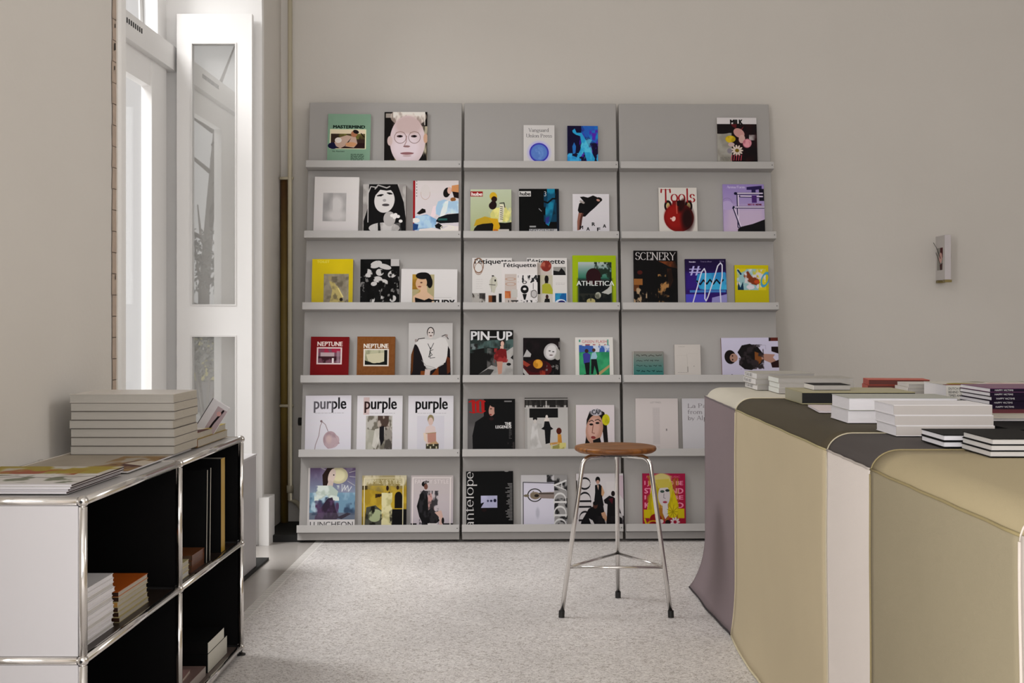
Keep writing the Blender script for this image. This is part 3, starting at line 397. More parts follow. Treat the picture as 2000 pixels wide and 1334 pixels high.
@cover(1, 3, 1124, 1198, 659, .016, 'c4c1be', 'b8b2a0', 'white framed magazine with two people on a green pitch')
def _(p):
    p.R(.1, .2, .9, 1.2, '2c7c58'); p.N(.1, .4, .9, 1.2, '3a9468', 5, 6, .5, 3); p.R(.1, .2, .9, .38, '3c5c9c'); p.N(.1, .2, .9, .38, 'b9c0cc', 12, 8, .5, 8); p.T('GREEN FLASH', .18, .075, .66, .07, 'a8585c'); p.R(.18, .175, .84, .21, '8c4048', .8); p.N(.18, .16, .84, .22, 'c4c1be', 14, 3, .5, 9); p.R(.1, .06, .14, .12, '3c8c78'); p.R(.85, .06, .88, .2, '3c8c78')
    p.Y([(.44, 1.02), (.9, .7), (.9, .77), (.58, 1.02)], 'a08c64'); p.Y([(.22, .68), (.2, .42), (.3, .38), (.4, .44), (.38, .64), (.3, .7)], '3c3c88'); p.Y([(.24, .66), (.38, .64), (.36, .96), (.28, .96)], '121218'); p.E(.3, .35, .05, .05, '3a2420'); p.Y([(.4, .56), (.44, .4), (.54, .38), (.58, .5), (.54, .58)], '8cacbc'); p.E(.49, .33, .045, .045, '4a3026'); p.Y([(.42, .56), (.56, .56), (.62, .94), (.58, .98), (.5, .72), (.46, .94), (.41, .94)], '101418'); p.L([(.24, .96), (.36, .97)], .03, '101010')
@cover(2, 3, 1236, 1295.7, 686, .014, '6c8482', '4c3c24', 'small grey to teal book with handwritten lines', 'book')
def _(p):
    p.G('847f7a', '2a6c68', y1=1.05); p.R(0, 0, .02, 1.2, 'a9a6a2')
    r = random.Random(4)
    for i, (y, c_) in enumerate(((.17, '3a3834'), (.37, '3a4240'), (.58, '2c4442'), (.79, '0c2c2c'), (.98, '062420'))):
        x = .12
        while x < .86:
            w = r.uniform(.08, .2); q = [(x + k * w / 6, y + r.uniform(-.028, .028)) for k in range(7)]; p.L(q, .02, c_, .85); x += w + .06
@cover(2, 3, 1317.4, 1368.5, 673, .014, 'b5b0ac', '6f6a62', 'small plain off white booklet standing beside the teal book', 'booklet')
def _(p):
    p.L([(.48, .3), (.5, .9)], .008, '8f8a86', .7); p.L([(.5, .7), (.5, .86)], .02, '5a5552', .8); lines(p, .16, .06, .4, 1, .03, '8a8582', .012); lines(p, .12, .87, .5, 1, .03, '8a8582', .012, 4); p.R(.06, .34, .46, .345, '9f9a97', .7); p.R(.52, .28, .9, .285, '9f9a97', .5); p.R(.72, .67, .76, .69, '7a7572', .8)
@cover(2, 3, 1410, 1521, 660, .018, 'b5b1c4', '5a3018', 'wide pale lilac magazine with a seated person turned on its side')
def _(p):
    p.G('bbb8cc', 'b0acbe'); p.E(.15, .5, .1, .18, '17100e', -8); p.E(.21, .52, .07, .11, '9a7a6c'); p.E(.19, .47, .012, .02, '201414'); p.E(.19, .57, .012, .02, '201414')
    p.Y([(.28, .38), (.36, .2), (.5, .16), (.64, .24), (.72, .4), (.74, .6), (.66, .72), (.52, .84), (.4, .82), (.3, .7), (.34, .52)], '141012'); p.Y([(.58, .36), (.72, .44), (.74, .56), (.62, .74), (.58, .6)], '7a4a24'); p.Y([(.7, .42), (.94, .44), (.9, .52), (.96, .62), (.86, .66), (.7, .56)], 'a07c70'); p.Y([(.88, .24), (1, .24), (1, .42), (.88, .36)], '1c0e0e'); p.Y([(.86, .66), (1, .58), (1, .78), (.88, .78)], '2a1414'); p.N(.3, .18, .74, .82, '2f282c', 12, 12, .55, 6); p.R(.84, 0, 1, .09, '5c2a20'); p.R(.84, 0, .87, .09, '141010'); p.R(.86, .9, 1.0, .925, '202020'); p.E(.17, .975, .015, .03, '303038'); p.L([(.66, .2), (.78, .2), (.78, .3)], .008, 'a09cb0')
@cover(0, 4, 596.6, 686, 772.8, .012, 'c6c4cc', 'bdbab8', 'white magazine with tall black title over a wilted pink flower')
def _(p):
    p.G('cac8cf', 'c2c0c8'); p.T('purple', .18, .035, .7, .27, '18161a', bold=.012); p.R(.15, .03, .62, .33, 'c8c6ce', .38); lines(p, .2, .31, .84, 1, .02, '8a868c', .008, 3, .6); p.L([(.2, 1.05), (.23, .88), (.3, .72), (.33, .54), (.37, .47), (.44, .52), (.5, .64)], .014, '8c7c80'); p.E(.35, .46, .025, .02, '7a6a6e', -40)
    p.E(.55, .79, .155, .15, 'a08c92'); p.E(.62, .82, .12, .12, 'a8949a', 30); p.Y([(.5, .66), (.64, .7), (.76, .86), (.66, .88), (.6, .94), (.5, .95), (.42, .88), (.4, .76)], '9a868c'); p.N(.38, .64, .76, .96, 'b8a6ac', 10, 8, .5, 4, .6, ell=True); p.E(.52, .78, .06, .07, 'b8a4a4', soft=.05)
@cover(0, 4, 697, 785.6, 773, .012, 'c5c3c8', 'b5b2ae', 'white magazine with tall black title over a suited figure')
def _(p):
    p.G('cac8cc', 'c2c0c5'); p.T('purple', .16, .035, .7, .27, '0f0d10', bold=.014); p.R(.14, .03, .27, .34, '9a5848', .25); lines(p, .2, .31, .84, 1, .02, '8a868c', .008, 5, .6); p.R(.2, .36, .78, .96, 'a9a6a0'); p.N(.2, .36, .78, .96, '6c685f', 10, 10, .5, 6); p.R(.46, .36, .7, .56, '4a3c36'); p.N(.44, .36, .72, .6, 'a39a92', 12, 10, .55, 8); p.Y([(.5, .56), (.6, .54), (.6, .8), (.54, .9), (.5, .76)], '17151a'); p.Y([(.62, .56), (.78, .66), (.78, .96), (.6, .96), (.64, .76)], '4f4a46'); p.N(.6, .56, .78, .96, '8a857f', 14, 14, .5, 8); p.Y([(.2, .6), (.4, .62), (.46, .8), (.36, .96), (.2, .96)], 'a7a69c', .8); p.Y([(.4, .6), (.5, .58), (.5, .8), (.42, .96), (.34, .9)], 'c3c0ba', .8)
@cover(0, 4, 797, 885.3, 773, .012, 'c5c3c8', 'b5b2ae', 'white magazine with tall black title over a seated pale figure in plaid')
def _(p):
    p.G('c8c6cb', 'c2c0c5'); p.T('purple', .16, .035, .7, .27, '0c0a0d', bold=.014); lines(p, .2, .31, .84, 1, .02, '8a868c', .008, 7, .6); p.R(.2, .36, .8, .96, 'bcbac2', .8); p.E(.5, .42, .07, .08, '857a5c'); p.E(.5, .46, .055, .07, 'bfa8a0'); p.Y([(.4, .56), (.5, .52), (.6, .56), (.64, .84), (.56, .88), (.4, .86), (.36, .7)], 'c4b4b2'); p.Y([(.43, .68), (.62, .66), (.62, .84), (.44, .84)], 'a98074'); p.L([(.36, .68), (.62, .66)], .012, '8a7c50'); p.Y([(.34, .66), (.4, .68), (.42, .84), (.36, .8)], 'c9b9a9'); p.R(.4, .86, .68, .95, '3c382c'); [p.R(.42 + i * .065, .86 + (i % 2) * .045, .45 + i * .065, .9 + (i % 2) * .045, 'b5b29a') for i in range(4)]; p.Y([(.4, .87), (.62, .81), (.68, .86)], 'a98c6c')
@cover(1, 4, 913.5, 1006, 779, .016, '0b0a0c', '090909', 'black magazine with red gothic letter and person in black sweater')
def _(p):
    p.R(0, 0, .34, 1.2, '4f4d4d'); p.R(0, .5, .22, 1.2, '5c5a5a', 1, .1); p.Y([(.12, 1.2), (.1, .7), (.16, .44), (.36, .32), (.4, 0), (1, 0), (1, 1.2)], '08080a'); p.R(.34, 0, 1, .4, '08080a')
    for x in (.08, .17, .28): p.Y([(x, .05), (x + .07, .02), (x + .075, .25), (x + .03, .27), (x + .01, .22)], 'a01c1c')
    p.L([(.03, .06), (.1, .03), (.17, .08), (.26, .03), (.36, .05)], .03, 'a01c1c'); p.L([(.04, .25), (.12, .27), (.2, .25), (.3, .27), (.37, .23)], .02, 'a01c1c')
    p.E(.52, .2, .075, .13, 'ab8478', 12); p.E(.56, .1, .09, .06, '080809'); p.E(.6, .2, .04, .14, '080809'); p.E(.49, .19, .02, .01, '2a1a18'); p.E(.48, .3, .025, .012, '7a2c2c'); p.E(.5, .38, .05, .03, '2c1416'); p.T('THE', .78, .445, .13, .055, 'c4c2c2', bold=.012); p.T('LEGENDS', .585, .505, .33, .055, 'c4c2c2', bold=.01); p.R(.77, .035, .93, .06, '9c9a9a', .8); lines(p, .87, .58, .93, 8, .024, '6c6a6a', .01, 3); p.N(.84, .82, .98, 1.2, '3a3434', 14, 10, .55, 8)
@cover(1, 4, 1025, 1109.5, 777, .018, '908e8c', '8c6a50', 'magazine with three posed women, the middle one in black gown')
def _(p):
    p.G('a3a19f', 'b4b2b0'); p.R(0, 0, 1, .14, '3c3a38'); p.N(0, .04, 1, .18, '232120', 16, 5, .45, 8); p.R(0, .02, 1, .035, 'b0aeac'); p.R(.49, .06, .51, .18, 'b0aeac'); p.R(.11, .2, .77, .37, '0d0d0e'); p.R(0, .2, .06, 1.2, '8a8886', .6); p.E(.51, .31, .045, .05, '111111'); p.E(.51, .36, .03, .04, 'c4bdb8'); p.Y([(.46, .44), (.56, .44), (.6, .54), (.66, .58), (.6, .6), (.58, .84), (.48, .86), (.46, .6), (.38, .58), (.44, .54)], '0d0d0f'); p.Y([(.44, .44), (.58, .44), (.56, .38), (.47, .38)], 'c1bab4')
    p.E(.24, .39, .05, .04, '0f0f10'); p.E(.24, .44, .035, .04, 'b5b0ac'); p.Y([(.18, .48), (.28, .48), (.32, .76), (.4, .92), (.12, .96), (.14, .72)], 'bcbab9'); p.N(.12, .48, .4, .95, '9a9896', 8, 8, .55, 5, .6); p.E(.79, .62, .06, .06, '4c1c10'); p.Y([(.76, .68), (.84, .68), (.86, .86), (.76, .88)], 'b07c34'); p.Y([(.58, .84), (.78, .82), (.78, .86), (.58, .88)], 'b08450'); p.Y([(.64, .9), (.9, .84), (.94, 1.2), (.62, 1.2)], '8f8a50'); p.N(.6, .84, .95, 1.2, 'c0b878', 9, 12, .5, 7)
@cover(1, 4, 1124.6, 1200, 791, .014, 'bfb8bb', '8d8a30', 'pale magazine with braided woman wearing a yellow flower')
def _(p):
    p.G('c4bdc0', 'bcb5b8'); p.Y([(.28, .32), (.36, .14), (.56, .08), (.74, .16), (.8, .4), (.84, .9), (.74, .95), (.7, .6), (.6, .3), (.4, .3), (.34, .6), (.36, .85), (.3, 1.05), (.2, 1.05), (.26, .7)], '15100f'); p.E(.48, .52, .22, .31, 'a98474', 10); p.E(.46, .5, .15, .22, 'b8958a', 10, soft=.06); p.Y([(.44, .76), (.62, .7), (.68, .9), (.9, 1.0), (.9, 1.2), (.16, 1.2), (.3, .96), (.46, .92)], '131012')
    p.E(.4, .42, .05, .022, '171010'); p.E(.56, .39, .05, .022, '171010'); p.L([(.34, .36), (.42, .33), (.46, .36)], .018, '2a1814'); p.L([(.5, .33), (.58, .31), (.64, .35)], .018, '2a1814'); p.L([(.45, .42), (.42, .6), (.48, .61)], .018, '7a5044'); p.E(.45, .7, .06, .03, '7a3434', 8); p.N(.34, .08, .72, .24, 'b4b2ba', 8, 4, .45, 8, .9, ell=True); p.T('CAP', .42, .1, .22, .1, '34343c', bold=.01); p.E(.78, .32, .1, .12, 'b3ae20'); p.N(.68, .2, .88, .42, '8a8614', 9, 9, .5, 6, .7, ell=True)
@cover(2, 4, 1241.5, 1324.4, 778.4, .014, 'b8b2b1', 'a8a29c', 'plain pale magazine with a tiny heading and faint column of text')
def _(p):
    p.T('LETTRES', .35, .06, .25, .03, '8f8a8a'); p.R(.4, .17, .57, .86, 'aaa4a5', .5); lines(p, .42, .2, .56, 20, .032, 'a39d9e', .012, 4, .45); p.R(.71, .57, .74, .61, '6c6868', .8); lines(p, .4, .9, .56, 2, .025, 'a09a9a', .01, 5, .6)
@cover(2, 4, 1333, 1417, 778.4, .014, 'b3b1b5', '6c6458', 'white book with three lines of grey serif title behind the counter', 'book')
def _(p):
    p.Q('La Pause', .13, .1, .72, .075, '5a5458', .12, .05); p.Q('from A to', .13, .215, .7, .075, '5a5458', .12, .05); p.Q('by Alpes', .13, .33, .6, .075, '5a5458', .12, .05)
@cover(0, 5, 601, 693.6, 914, .014, '6a7384', 'aaa7a4', 'illustrated magazine with a cloaked woman, moon and white title strip')
def _(p):
    p.R(.04, 0, 1, .88, '5f6a7c'); p.G('5c4c68', '7f8ea0', .04, 0, 1, .45); p.N(.04, 0, 1, .5, '8c8498', 6, 5, .5, 4, .7); p.E(.64, .13, .2, .14, 'b3ad90'); p.E(.64, .13, .14, .1, 'c9c4a4', soft=.04); [p.L([(.64 + .24 * math.cos(a), .13 + .17 * math.sin(a)), (.64 + .42 * math.cos(a), .13 + .3 * math.sin(a))], .012, 'a8a6a8') for a in (.1, .6, 1.1, -.3, 3.6)]
    p.Y([(.32, .34), (.3, .12), (.4, 0), (.54, 0), (.46, .18), (.4, .3)], '2a1c18'); p.E(.5, .14, .075, .13, 'c4b4ac', 15); p.Y([(.44, .2), (.54, .24), (.52, .32), (.4, .3)], 'bcaca6'); p.E(.54, .12, .015, .01, '1c1414'); p.R(.04, .42, 1, .76, '6f8fa4', .9); p.N(.04, .42, 1, .78, 'a3b8c4', 6, 6, .52, 5); p.N(.04, .5, 1, .8, '3a4a60', 6, 8, .58, 6)
    p.Y([(.16, .42), (.3, .3), (.5, .3), (.64, .4), (.6, .54), (.46, .52), (.4, .46), (.26, .54)], 'a8b4ac'); p.N(.14, .3, .66, .56, 'c4ccc8', 6, 12, .5, 8); p.Y([(.16, .84), (.3, .66), (.42, .52), (.52, .5), (.58, .66), (.66, .84), (.6, .88), (.16, .88)], '352a3a'); p.N(.16, .55, .66, .88, '54405c', 8, 10, .55, 5); p.Y([(.62, .84), (.84, .76), (.92, .78), (.72, .87)], '2c2430'); p.L([(.72, .28), (.72, .4), (.78, .3), (.78, .38), (.84, .3), (.86, .4), (.92, .32)], .018, 'b8bcc0'); p.R(.04, .76, 1, .88, '6c6c74', .3)
    p.R(0, .875, 1, 1.2, 'c3c0c0'); p.R(0, 0, .04, 1.2, 'b5b2b0'); p.T('LUNCHEON', .06, .912, .9, .085, '3c3a3c')
@cover(0, 5, 707, 794, 928.6, .014, '7f6c2c', '2c2410', 'golden magazine with thin white frame and a person before an arcade')
def _(p):
    p.G('9a9070', '6f5c1c', y1=.5); p.N(0, 0, 1, .2, 'b9b29a', 9, 5, .5, 5); p.Y([(0, .24), (.6, .36), (1, .22), (1, .8), (0, .8)], '98802a'); p.N(0, .2, 1, .7, 'b39a34', 8, 8, .5, 4, .7); p.Y([(.3, .36), (.46, .36), (.55, .38), (.3, .44)], '3a2c14'); [p.Y([(.34 + i * .08, .4 - i * .015), (.37 + i * .08, .36 - i * .015), (.4 + i * .08, .39 - i * .015), (.4 + i * .08, .43 - i * .015)], '2a1c10') for i in range(4)]; p.E(.57, .25, .03, .05, '2c1a14'); p.E(.8, .24, .03, .04, '3a2814')
    p.E(.82, .42, .085, .1, '100c08'); p.R(.735, .42, .905, .64, '100c08'); p.R(.6, .66, 1, 1.2, '0a0a0a'); p.Y([(.1, .62), (.3, .58), (.44, .68), (.46, 1.2), (.05, 1.2)], '4c4c44'); p.E(.3, .78, .16, .12, '98a080', -20); p.N(.08, .6, .46, 1, '1c1c14', 8, 8, .55, 6); p.Y([(.5, .4), (.56, .34), (.66, .36), (.68, .5), (.62, .62), (.64, 1.2), (.44, 1.2), (.48, .7), (.44, .52)], 'a9a478'); p.N(.44, .34, .68, 1.2, 'c4be98', 8, 10, .5, 5); p.R(.0, .2, .12, .28, '2a2214', .7)
    p.R(.04, .045, .93, .058, 'c9c2a4'); p.R(.04, .045, .06, 1.2, 'c9c2a4'); p.R(.91, .045, .93, 1.2, 'c9c2a4'); p.T('FAMILY STYLE', .09, .08, .78, .085, 'c2bc9c', a=.9); p.R(.34, .965, .56, 1.2, 'c3bfb4'); p.T('ISSUE', .38, .985, .12, .012, '5a5a8c')
@cover(0, 5, 802.5, 885, 928.6, .014, 'ada5a8', '1c1414', 'grey pink magazine with thin white frame, two back to back figures')
def _(p):
    p.G('b0a8a8', 'aaa2aa'); p.Y([(.2, .8), (.14, .6), (.22, .36), (.3, .28), (.38, .36), (.42, .52), (.4, .8), (.46, 1.0), (.28, 1.2), (.26, .9)], '101012'); p.E(.31, .17, .06, .05, '0d0d0e'); p.E(.35, .22, .045, .055, '6c4a40'); p.Y([(.28, .12), (.4, .15), (.42, .12), (.36, .1)], '0d0d0e'); p.Y([(.4, .52), (.4, .38), (.48, .34), (.52, .5), (.56, .68), (.48, .66), (.42, .7)], 'b08c88'); p.Y([(.36, .72), (.5, .62), (.62, .76), (.68, .88), (.56, .96), (.38, .9)], '0e0d0f'); p.N(.2, .3, .66, .95, '2c2a2e', 12, 12, .55, 6, .9); p.Y([(.56, .72), (.72, .68), (.76, .8), (.74, 1.0), (.68, 1.0), (.68, .82)], 'b89c92'); p.E(.76, .88, .03, .06, '141214')
    p.R(0, .93, .14, 1.2, '141214'); p.R(.76, .93, 1, 1.2, '1c1a1c', .9); p.R(.03, .04, .96, .053, 'd0cac8'); p.R(.03, .04, .05, 1.2, 'd0cac8'); p.R(.92, .04, .94, 1.2, 'd0cac8'); p.T('FAMILY STYLE', .09, .08, .8, .08, 'c9c2c2', a=.85); p.R(.4, .93, .62, 1.2, 'c4bfbf'); p.T('ISSUE', .46, .955, .1, .012, '5a5a5a')
@cover(1, 5, 911, 1003, 920.7, .014, '020203', '050505', 'black magazine with upright white title and small screen picture')
def _(p):
    p.Q('antelope', -.05, 0, .2, 1.02, 'bdbbbb', .13, .05, rot=90, serif=.08); p.R(.31, .44, .66, .66, '9c9cb4'); p.N(.31, .44, .66, .66, 'b4b4cc', 6, 6, .5, 3, .7); p.Y([(.31, .66), (.38, .56), (.31, .58)], '0c0c14'); p.E(.61, .53, .03, .03, '0c0c28'); p.E(.53, .535, .025, .02, '22223c'); p.E(.46, .535, .02, .02, '3a3a54'); p.E(.38, .7, .05, .03, '1c0608')
    r = random.Random(9)
    for i in range(26): p.R(.98 - r.uniform(.05, .16), .22 + i * .026, .98, .235 + i * .026, '8f8d8d', .8)
    p.E(.86, 0, .05, .015, '9a9898')
@cover(1, 5, 1017.5, 1108, 927.7, .012, 'b6b4bc', '5c5830', 'white magazine with sideways figure and large white rotated letters')
def _(p):
    p.R(.0, 0, 1, 1.2, 'b4b3b5'); p.R(.72, 0, 1, 1.2, '8c8b8b'); p.N(.56, 0, 1, .3, '232224', 8, 8, .48, 8, .95); p.N(.62, .45, 1, 1.2, '1c1b1d', 8, 9, .52, 8, .9); p.R(.05, .14, .72, 1.0, 'bebcc8'); p.L([(.05, .96), (.05, .14), (.72, .16)], .02, '55545a'); p.L([(.05, .965), (.72, .955)], .014, '77767c')
    p.E(.3, .39, .15, .12, '2a2626', ring=.02); p.E(.31, .4, .11, .07, '7c7060'); p.Y([(.4, .34), (.72, .33), (.72, .46), (.42, .45)], '807470'); p.L([(.4, .36), (.7, .36)], .03, '4c4440'); p.E(.34, .4, .05, .03, '2c2422'); p.E(.12, .4, .06, .025, '6c6454'); p.Y([(.28, .3), (.2, .36), (.2, .42), (.3, .46)], '756a5c', .7); p.E(.36, .73, .04, .1, 'a9a8b4', soft=.03)
    p.Q('ODDA', .72, .09, .25, 1.0, 'c2c1c1', .17, .07, rot=90, serif=0, sp=.02); p.T('Gigi', .76, 1.0, .18, .06, '303030')
@cover(1, 5, 1126, 1218, 925, .016, 'b8b4b6', '7c6440', 'pale magazine with rotated thin title and three people in black')
def _(p):
    p.G('bcb8ba', 'b4b0b2'); p.R(.0, .13, .02, .85, '2a2a2c'); p.Q('DIDO', .06, .06, .24, .86, '17161a', .16, .022, rot=90, serif=0, sp=.06); p.R(.64, .15, .95, .4, 'c2bebe', .6)
    p.E(.46, .12, .05, .06, '0f0e10'); p.E(.46, .16, .035, .04, 'a98678'); p.Y([(.4, .22), (.5, .2), (.54, .24), (.55, .45), (.58, .6), (.4, .66), (.38, .5), (.4, .36)], '0e0d10'); p.Y([(.54, .22), (.6, .36), (.56, .44), (.53, .4)], 'b08c6c'); p.Y([(.44, .22), (.48, .22), (.47, .32)], 'b49a8c'); p.Y([(.4, .6), (.56, .56), (.6, .8), (.4, .9)], '121014')
    p.Y([(.02, 1.2), (.1, .9), (.26, .66), (.44, .58), (.56, .74), (.62, .98), (.6, 1.2)], '0c0b0e'); p.E(.4, .6, .05, .06, '4a3028'); p.E(.4, .56, .05, .04, '0d0c0e'); p.Y([(.52, .74), (.6, .72), (.66, .86), (.62, .9), (.54, .82)], 'a9866c'); p.Y([(.58, .5), (.7, .42), (.78, .44), (.86, .5), (.96, .8), (.98, 1.2), (.6, 1.2), (.64, .84), (.66, .58), (.6, .56)], '110e11'); p.E(.78, .38, .04, .05, '1a1212'); p.Y([(.68, .48), (.78, .46), (.76, .58)], '4c1420'); p.Y([(.84, .7), (.98, .78), (.98, .86), (.84, .76)], 'a8a4a6'); p.Y([(.26, .84), (.34, .88), (.38, .96), (.3, .94)], 'b4b0b2'); p.N(.4, .8, 1, 1.2, '1c181c', 8, 8, .5, 5); p.R(.06, .96, 1, 1.2, '111013', .85); p.Y([(.92, .04), (1, .04), (1, .5), (.92, .4)], 'a88c9c', .5)
@cover(2, 5, 1255, 1338.5, 925, .02, '8c1c3c', '6f1420', 'crimson book with a long blonde haired drawn face and pink lettering', 'book')
def _(p):
    p.G('961c44', '8a1c30'); p.T("JUST LIKE A MUSIC", .08, .045, .8, .045, 'c06a84')
    for i, t in enumerate(("I JUST TO BE", "STILL AND", "I JUST BE", "KIND TO")): p.T(t, .04, .14 + i * .135, .9, .1, 'c87c94', bold=.016)
    p.E(.45, .3, .26, .3, 'b3a63c'); p.Y([(.2, .3), (.34, .5), (.32, .9), (.16, .86), (.1, .66)], 'b3a414'); p.Y([(.72, .3), (.6, .5), (.6, .8), (.8, .78), (.84, .6)], 'b5a614'); p.N(.1, .04, .84, .9, '96881c', 12, 8, .55, 5, .7); p.E(.45, .1, .22, .1, 'b9ae74', soft=.04); p.E(.5, .42, .14, .2, 'b5aeb0'); p.Y([(.3, .12), (.62, .1), (.64, .26), (.36, .28)], 'b3a54c'); p.E(.46, .34, .05, .025, '3a4a44'); p.E(.58, .32, .05, .025, '2a3432'); p.L([(.5, .38), (.49, .46), (.53, .47)], .012, '6c6668'); p.E(.52, .54, .05, .02, '8c3a48'); p.Y([(.46, .56), (.58, .56), (.6, .78), (.52, .86), (.46, .74)], 'b9b4b4')
    p.E(.7, .72, .12, .12, 'b8a818'); [p.L([(.7, .72), (.7 + .14 * math.cos(a), .72 + .13 * math.sin(a))], .014, '8a7a10') for a in (0, .7, 1.4, 2.1, 2.8, 3.5, 4.2, 4.9, 5.6)]; p.R(.02, .68, .18, .84, 'b3a212'); p.R(.82, .66, .97, .84, 'b3a212'); p.E(.3, .86, .14, .1, '7c1414'); p.E(.24, .95, .12, .06, 'b38c10', ring=.03); p.L([(.04, .86), (.1, 1.0)], .04, 'b3a212')
    for k in range(9): p.E(.75 + .075 * math.cos(k * .7), .91 + .06 * math.sin(k * .7), .04, .018, 'bdb4b8', 40 * k)
    p.E(.75, .91, .035, .03, '8c1430'); p.E(.58, .92, .06, .05, '241414'); p.E(.42, .9, .06, .04, 'bdb4b4')
# ------------------------------------------------------------------ materials
WALL = mat('plaster', (.685, .65, .605), .85, noise=(1.6, (.66, .625, .58), .25), bump=(60, .06))
WHITE = mat('white_paint', (.90, .89, .88), .45, noise=(3, (.87, .86, .85), .3))
RACK = mat('rack_grey_metal', (.415, .40, .39), .6, noise=(2.5, (.40, .385, .375), .3), spec=.3)
CHROME = mat('chrome', (.78, .76, .74), .16, 1)
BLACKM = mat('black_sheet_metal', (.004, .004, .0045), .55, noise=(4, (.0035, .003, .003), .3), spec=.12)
LILAC = mat('light_grey_sheet_metal', (.68, .665, .69), .38, noise=(1.2, (.65, .635, .66), .3))
PAPER = mat('paper_edges', (.62, .60, .585), .75, noise=(40, (.50, .48, .46), .35, (1, 1, 30)))
PAPERW = mat('white_paper_edges', (.78, .76, .79), .75, noise=(30, (.70, .68, .71), .35, (1, 1, 30)))
PAPERB = mat('beige_paper_edges', (.47, .43, .365), .8, noise=(30, (.37, .335, .28), .35, (1, 1, 34)))
PAPERG = mat('grey_paper_edges', (.42, .40, .385), .8, noise=(30, (.35, .33, .315), .35, (1, 1, 30)))
def cm(c, rough=.4):
    return mat('card_' + c, seen(c, 1.4), rough, noise=(6, tuple(x * .9 for x in seen(c, 1.4)), .3))
def plain(name, c, rough=.6, **k): return mat(name, seen(c), rough, noise=(8, tuple(x * .88 for x in seen(c)), .3), **k)

# ------------------------------------------------------------------ room shell
XW, XR, XG = -1.4, 3.8, -1.87          # left wall face, right wall face, glazing plane
YA, YB_, YN = 4.32, 6.46, -3.2           # window opening, near wall
SPR, RAD = 2.64, (6.46 - 4.32) / 2      # arch springing height and radius
CEIL = 4.3
YAW = math.radians(1.52)
def arch_pts(y0, y1, n=24):
    c = (y0 + y1) / 2; r = (y1 - y0) / 2
    return [(c - r * math.cos(math.pi * i / n), SPR + r * math.sin(math.pi * i / n)) for i in range(n + 1)]
# left wall with two arched openings
def wall_left():
    bm = bmesh.new(); T = .54
    def slab(y0, y1, z0=0, z1=CEIL): box(bm, XW - T, y0, z0, XW, y1, z1)
    slab(YN, -.9); slab(1.24, YA); slab(YB_, 7.5)
    for y0, y1 in ((-.9, 1.24), (YA, YB_)):
        P = arch_pts(y0, y1)
        for (a, za), (b, zb) in zip(P, P[1:]):
            for x, fl in ((XW, 0), (XW - T, 1)):
                quad(bm, (x, a, za), (x, b, zb), (x, b, CEIL), (x, a, CEIL))
            quad(bm, (XW, a, za), (XW - T, a, za), (XW - T, b, zb), (XW, b, zb))
    o = obj('wall_left', bm, WALL, kind='structure')
    return o
wl = wall_left()
# white lining of the window recess in view: jambs and soffit
bm = bmesh.new(); P = [(YB_ - .002, 0)] + [(y, z - .002) for y, z in arch_pts(YA + .002, YB_ - .002)][::-1] + [(YA + .002, 0)]
for (a, za), (b, zb) in zip(P, P[1:]):
    q = quad(bm, (XW + .012, a, za), (XG - .065, a, za), (XG - .065, b, zb), (XW + .012, b, zb))
    ya, yb_ = a + (.0), b
    # narrow casing face turned to the room
    ca = ((YA + YB_) / 2, SPR)
    def out(y, z, d=.045):
        if z < SPR - .01: return (y + (d if y > ca[0] else -d), z)
        v = Vector((y - ca[0], z - ca[1])); v = v * (1 + d / max(v.length, .01)); return (ca[0] + v.x, ca[1] + v.y)
    oa, ob = out(a, za), out(b, zb)
    quad(bm, (XW + .012, a, za), (XW + .012, b, zb), (XW + .012, ob[0], ob[1]), (XW + .012, oa[0], oa[1]))
    quad(bm, (XW + .012, oa[0], oa[1]), (XW + .012, ob[0], ob[1]), (XW, ob[0], ob[1]), (XW, oa[0], oa[1]))
obj('trim_1', bm, WHITE, kind='structure')
# chipped strip of bare plaster beside the near edge of the opening
bm = bmesh.new(); r = random.Random(3); ys = []
for i in range(60):
    z0 = .02 + i * .07; e = .008 * r.random(); quad(bm, (XW + .003, 4.215 - e, z0), (XW + .003, 4.25 + e * .5, z0), (XW + .003, 4.25 + .004 * r.random(), z0 + .072), (XW + .003, 4.215 - .006 * r.random(), z0 + .072))
obj('plaster_patch', bm, mat('bare_plaster', (.52, .40, .32), .9, noise=(30, (.40, .32, .26), .3)), wl, kind=None)
bm = bmesh.new()
for y, z, a, b in ((4.232, 2.03, .008, .014), (4.235, 2.10, .004, .008), (4.238, 1.27, .003, .010), (4.23, 1.96, .004, .008)):
    quad(bm, (XW + .005, y - a, z - b), (XW + .005, y + a, z - b * .6), (XW + .005, y + a * .7, z + b), (XW + .005, y - a * .6, z + b * .8))
obj('chip', bm, mat('chip_dark', (.03, .025, .02), .9), wl)
# back wall, slightly out of square like the racks
BW = Matrix.Translation((-1.222, 7.0, 0)) @ Matrix.Rotation(YAW, 4, 'Z')
bm = bmesh.new(); box(bm, -.72, 0, 0, 5.6, .2, CEIL); obj('wall_back', bm, WALL, kind='structure', mw=BW)
bx('wall_right', (XR, YN, 0, XR + .2, 7.4, CEIL), WALL, kind='structure')
bm = bmesh.new(); box(bm, XW, YN - .2, 0, -1.35, YN, CEIL); box(bm, 3.1, YN - .2, 0, XR, YN, CEIL); box(bm, -1.35, YN - .2, 3.85, 3.1, YN, CEIL); obj('wall_front', bm, WALL, kind='structure')
bx('ceiling', (XW - .7, YN - .2, CEIL, XR + .2, 7.5, CEIL + .2), mat('ceiling_white', (.72, .70, .675), .9, noise=(2, (.7, .68, .655), .3)), kind='structure')

